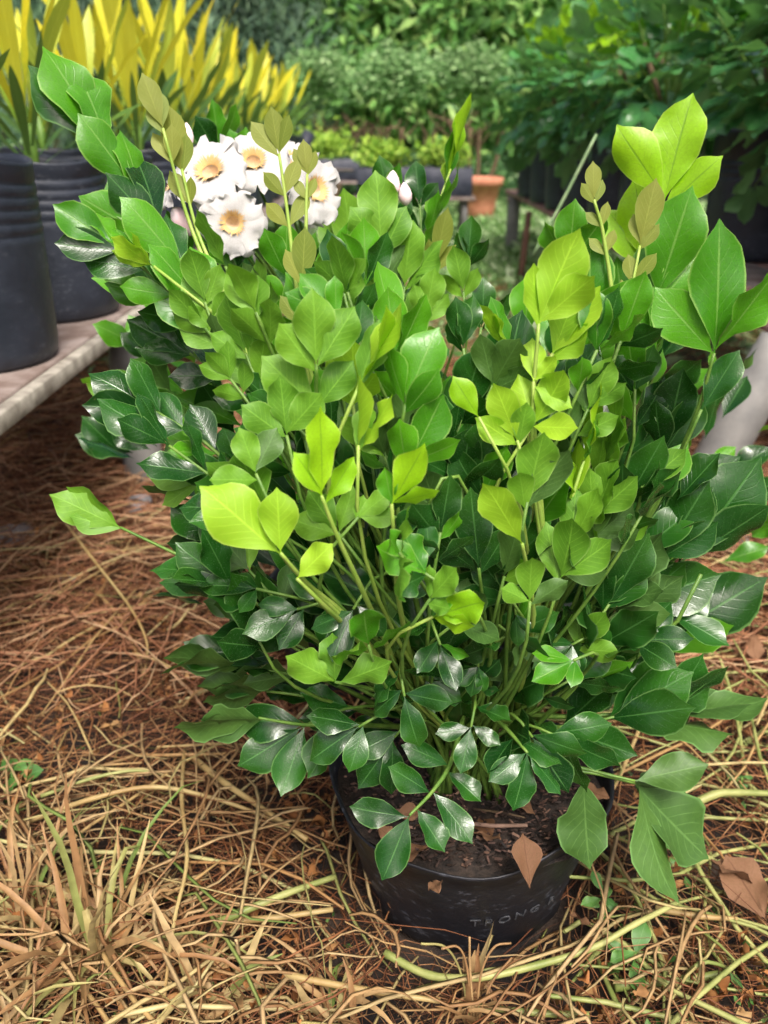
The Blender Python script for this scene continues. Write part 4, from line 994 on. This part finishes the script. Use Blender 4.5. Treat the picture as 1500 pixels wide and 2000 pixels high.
# ------------------------------------------------------------------ single stalks, clumps, stones, dead leaves
def stalk(px, r, m, label, z=.05, cat='stalk', group=None):
    P = []
    for q in px: P.append(ground(q[0], q[1], q[2] if len(q) > 2 else z))
    pts = catmull(P, 6); k = len(pts)
    mb = MB(); mb.tube(pts, [r*(1 - .35*i/(k-1))*(1+.12*(i % 6 == 0)) for i in range(k)], 8)
    return tag(mb.build('stalk', m), label, cat, group)
stalk([(752, 1862, .05), (840, 1905, .05), (940, 1908, .06), (1050, 1885, .065), (1160, 1850, .07), (1240, 1805, .08), (1320, 1765, .08)], .0046, 'stem_dry_green', 'thick pale green stalk curving across the foot of the black pot')
stalk([(425, 1803, .05), (470, 1782, .06), (560, 1745, .065), (655, 1712, .06)], .0052, 'stem_dry_green', 'thick green stalk with a pale joint leaning at the pot left of it')
stalk([(440, 1800, .045), (540, 1792, .05), (650, 1776, .05)], .0045, 'stem_dry', 'straight pale yellow stalk resting just below the jointed green stalk')
stalk([(560, 1905, .05), (720, 1935, .05), (860, 1955, .05)], .0042, 'stem_dry', 'pale yellow stalk lying in front of the pot')
stalk([(1330, 1582, .06), (1395, 1552, .075), (1440, 1548, .075), (1510, 1550, .07)], .0062, 'stem_dry_green', 'thick yellow green bent stalk under the right hand leaves')
stalk([(1355, 1660, .05), (1420, 1695, .05), (1500, 1740, .05)], .0035, 'stem_dry_green', 'thin green stalk below the drooping right leaves')
stalk([(1200, 1925, .03), (1330, 1915, .03), (1420, 1900, .04)], .0062, 'stem_dry_green', 'dull green weed stem lying right of the pot foot')
stalk([(1280, 1775, .05), (1370, 1790, .055), (1440, 1795, .05)], .004, 'stem_dry', 'pale stalk crossing the weeds right of the pot')
stalk([(120, 1010, .09), (180, 1090, .10), (250, 1180, .08), (284, 1245, .06), (286, 1290, .04), (275, 1330, .03)], .0028, 'stem_dry', 'long kinked pale straw leaning over the soil left of the shrub')
stalk([(45, 1608, .04), (180, 1560, .07), (300, 1537, .07), (420, 1560, .06), (560, 1610, .04)], .0038, 'stem_dry', 'long pale arching straw left of the pot')
stalk([(80, 1555, .05), (180, 1520, .06), (260, 1505, .06), (310, 1512, .05)], .0028, 'stem_dry_green', 'slim fresh green grass stem arching over the straw')
stalk([(360, 1465, .05), (355, 1560, .07), (365, 1680, .08), (340, 1800, .07), (320, 1950, .05)], .0030, 'stem_dry', 'tan straw running straight towards the bottom beside the dry clump')
stalk([(370, 1475, .04), (440, 1530, .06), (500, 1570, .06), (600, 1640, .05)], .005, 'stem_dry', 'thick tan stalk pointing at the pot')
stalk([(1150, 1985, .03), (1010, 1975, .03), (900, 1960, .03)], .0042, 'stem_dry_green', 'dull green stalk lying in front of the pot foot')

def clump(px, py, n, seed, hmax, label, spread=1.0, lean=(0, 0)):
    c = ground(px, py, .01); root = thing('dry_grass_clump', c, label, 'grass clump'); rg = random.Random(seed)
    for k in range(n):
        a = rg.uniform(0, 6.283); L = hmax*rg.uniform(.55, 1.15); el = rg.uniform(.5, 1.35)
        d = Vector((math.cos(a)*math.cos(el)*spread + lean[0], math.sin(a)*math.cos(el)*spread + lean[1], math.sin(el)))
        p = c + Vector((rg.gauss(0, .014), rg.gauss(0, .014), 0)); pts = []; v = d.normalized(); st = L/7
        droop = rg.uniform(.10, .55); w0 = rg.uniform(.0014, .0046); kink = rg.randrange(3, 7)
        for i in range(8):
            pts.append(p.copy()); p = p + v*st
            if p.z < .012: p.z = .012
            v = (v + Vector((rg.gauss(0, .08), rg.gauss(0, .08), -droop*(2.2 if i == kink else .6)))).normalized()
        V, F = [], []; side = v.cross(Vector((0, 0, 1)))
        side = Vector((-d.y, d.x, 0)).normalized(); tw = rg.uniform(-.25, .25)
        for i, q in enumerate(pts):
            w = w0*[.7, 1, 1.1, 1.05, .95, .8, .55, .12][i]; s_ = rot(side, d.normalized(), tw*i)
            V += [tuple(q - s_*w + Vector((0, 0, .5*w))), tuple(q + Vector((0, 0, -.35*w))), tuple(q + s_*w + Vector((0, 0, .5*w)))]
        for i in range(7): F += [[i*3, i*3+1, i*3+4, i*3+3], [i*3+1, i*3+2, i*3+5, i*3+4]]
        link('blade', mesh('blade', V, F, 'straw_blade'), root)
clump(200, 1890, 85, 1, .21, 'big clump of folded dry tan grass blades left of the pot', 1.0)
clump(50, 1800, 48, 2, .19, 'dry tan grass clump with long bent leaves beside the big clump', 1.0, (.2, 0))
clump(420, 1960, 36, 3, .13, 'flattened dry grass clump before the pot', 1.3)
clump(640, 1985, 30, 4, .12, 'brown dry grass tuft just in front of the pot left side', 1.3)
clump(930, 1985, 22, 5, .10, 'wispy dry grass tuft standing against the embossed pot wall', .5)
clump(30, 2040, 26, 6, .18, 'dry grass clump at the left beneath the bent leaves', 1.1)
# wispy seed heads before the pot
sh = thing('seed_head', ground(900, 1960, .02), 'thin curled pinkish dry seed stems in front of the pot wall', 'seed head')
for pts in ([(915, 1985, .03), (900, 1900, .06), (870, 1850, .10), (822, 1843, .11)], [(920, 1985, .03), (912, 1890, .08), (895, 1850, .105), (862, 1853, .11)], [(925, 1985, .03), (918, 1890, .08), (917, 1830, .12)], [(930, 1985, .03), (940, 1900, .08), (965, 1850, .11), (998, 1842, .11)], [(935, 1990, .03), (960, 1920, .06), (1000, 1870, .08)]):
    mb = MB(); mb.tube(catmull([ground(*q) for q in pts], 6), .0013, 5); mb.build('stem', 'straw_blade', sh)

def stone(px, py, s, seed, label, sq=.6):
    bm = bmesh.new(); bmesh.ops.create_icosphere(bm, subdivisions=3, radius=1); g = random.Random(seed); ph = [g.uniform(0, 6) for _ in range(4)]
    for v in bm.verts:
        k = 1 + .12*math.sin(3*v.co.x+ph[0])+.1*math.sin(4*v.co.y+ph[1])+.08*math.sin(5*v.co.z+ph[2]) + .05*math.sin(9*v.co.x+7*v.co.y)
        v.co = Vector((v.co.x*k, v.co.y*k*.85, v.co.z*k*sq))*s
    me = bpy.data.meshes.new('stone'); bm.to_mesh(me); bm.free(); me.materials.append(M['stone']); me.polygons.foreach_set('use_smooth', [True]*len(me.polygons))
    o = link('stone', me, None, Matrix.Translation(ground(px, py, s*sq*.7))); tag(o, label, 'stone')
stone(268, 990, .042, 1, 'rounded dark grey stone half buried in straw near the bench leg')
stone(20, 1050, .05, 2, 'flat pale grey stone in the straw under the left bench')
stone(130, 1125, .03, 3, 'small grey stone lying on bare soil left of the shrub', .4)
stone(1445, 1060, .03, 4, 'small dull stone in the straw under the right bench', .5)

def dead(p, yaw, tiltx, tilty, L, i, label, group=None, m='dead'):
    o = link('dead_leaf', leaf_mesh('dead', i, m), None, Matrix.Translation(p) @ Matrix.Rotation(yaw, 4, 'Z') @ Matrix.Rotation(tiltx, 4, 'X') @ Matrix.Rotation(tilty, 4, 'Y') @ Matrix.Scale(L, 4))
    return tag(o, label, 'dead leaf', group)
dead(at(1035, 1735, .615), .12, .9, .1, .052, 0, 'curled tan dead leaf with long stalk hooked over the pot rim')
dead(at(845, 1720, .607), 3.3, .5, .0, .030, 1, 'small pinkish dead leaf tip folded over the front rim of the pot')
zz = RIM_Z - .008
for k, (px, py, yaw, L) in enumerate(((840, 1650, 2.0, .040), (870, 1640, 1.0, .038), (730, 1612, .4, .036), (800, 1618, 2.4, .036), (925, 1625, 4.0, .036), (1045, 1590, .7, .034), (1070, 1668, 1.7, .03), (765, 1600, 5.1, .036), (1195, 1560, 1.0, .038), (960, 1640, .3, .034), (780, 1640, 1.2, .03))):
    dead(ground(px, py, zz+.004*(k % 3)), yaw, .1*math.sin(k*2.1), .3*math.sin(k*1.3), L, k % 6, 'small curled brown dead leaf lying on the dark potting soil', 'dead leaves on the potting soil')
mb = MB(); mb.tube([ground(912, 1608, zz+.003), ground(960, 1613, zz+.006), ground(1030, 1612, zz+.004)], [.0022, .0024, .002], 7); tag(mb.build('twig', 'twig'), 'straight pale brown twig lying on the potting soil', 'twig', None)
mb = MB(); mb.tube([ground(925, 1580, zz+.002), ground(985, 1588, zz+.004), ground(1025, 1597, zz+.003)], [.0014, .0014, .001], 6); tag(mb.build('twig', 'bark'), 'thin dark twig behind the pale one on the potting soil', 'twig', None)
dead(ground(1500, 1800, .05), .3, .25, -.5, .085, 2, 'large crumpled reddish brown dead leaf among weeds right of the pot')
dead(ground(1480, 1730, .06), 1.2, .3, .5, .06, 3, 'curled dead leaf resting on the large crumpled one')
dead(ground(1478, 1300, .05), .2, .8, .2, .055, 4, 'yellowish tan dead leaf standing in the straw right of the shrub', None, 'dead')
dead(ground(1490, 1370, .04), 1.5, .2, .5, .045, 5, 'orange brown folded dead leaf right of the shrub')
dead(ground(1160, 1810, .07), 1.2, .2, .3, .03, 2, 'crisp tan dead leaf beside the small weed sprout')
dead(ground(45, 1410, .03), 2.0, .1, .2, .05, 1, 'dull brown dead leaf on the soil left of the shrub')

def weed(px, py, z, n, L, seed, label):
    c = ground(px, py, .0); root = thing('weed_sprout', c, label, 'weed'); rg = random.Random(seed)
    top = c + Vector((rg.uniform(-.01, .01), 0, z)); mb = MB(); mb.tube([c, c.lerp(top, .5)+Vector((.004, 0, 0)), top], [.0018, .0016, .0012], 5); mb.build('stem', 'stem', root)
    for k in range(n):
        a = k*2.4+rg.uniform(-.3, .3); el = rg.uniform(-.1, .6)
        put_leaf(root, c.lerp(top, .5+.5*(k+1)/n), Vector((math.cos(a)*math.cos(el), math.sin(a)*math.cos(el), math.sin(el))), Vector((0, -.3, 1)), L*rg.uniform(.7, 1.1), 'leaf', 'weed', 'leaf', rg)
weed(1175, 1830, .075, 7, .026, 1, 'small fresh green weed sprout beside the pot right wall')
weed(1215, 1925, .055, 5, .040, 2, 'green weed with insect-holed leaves in front of the fallen stems')
weed(1290, 1720, .06, 6, .022, 3, 'small green weed under the drooping right leaves')
weed(1340, 1650, .05, 6, .020, 4, 'tiny green weed among brown leaflets right of the pot')
weed(30, 1560, .05, 4, .045, 5, 'narrow green grass seedling left among the straw')
weed(1430, 1570, .05, 6, .02, 6, 'small green weed behind the bent yellow green stalk')
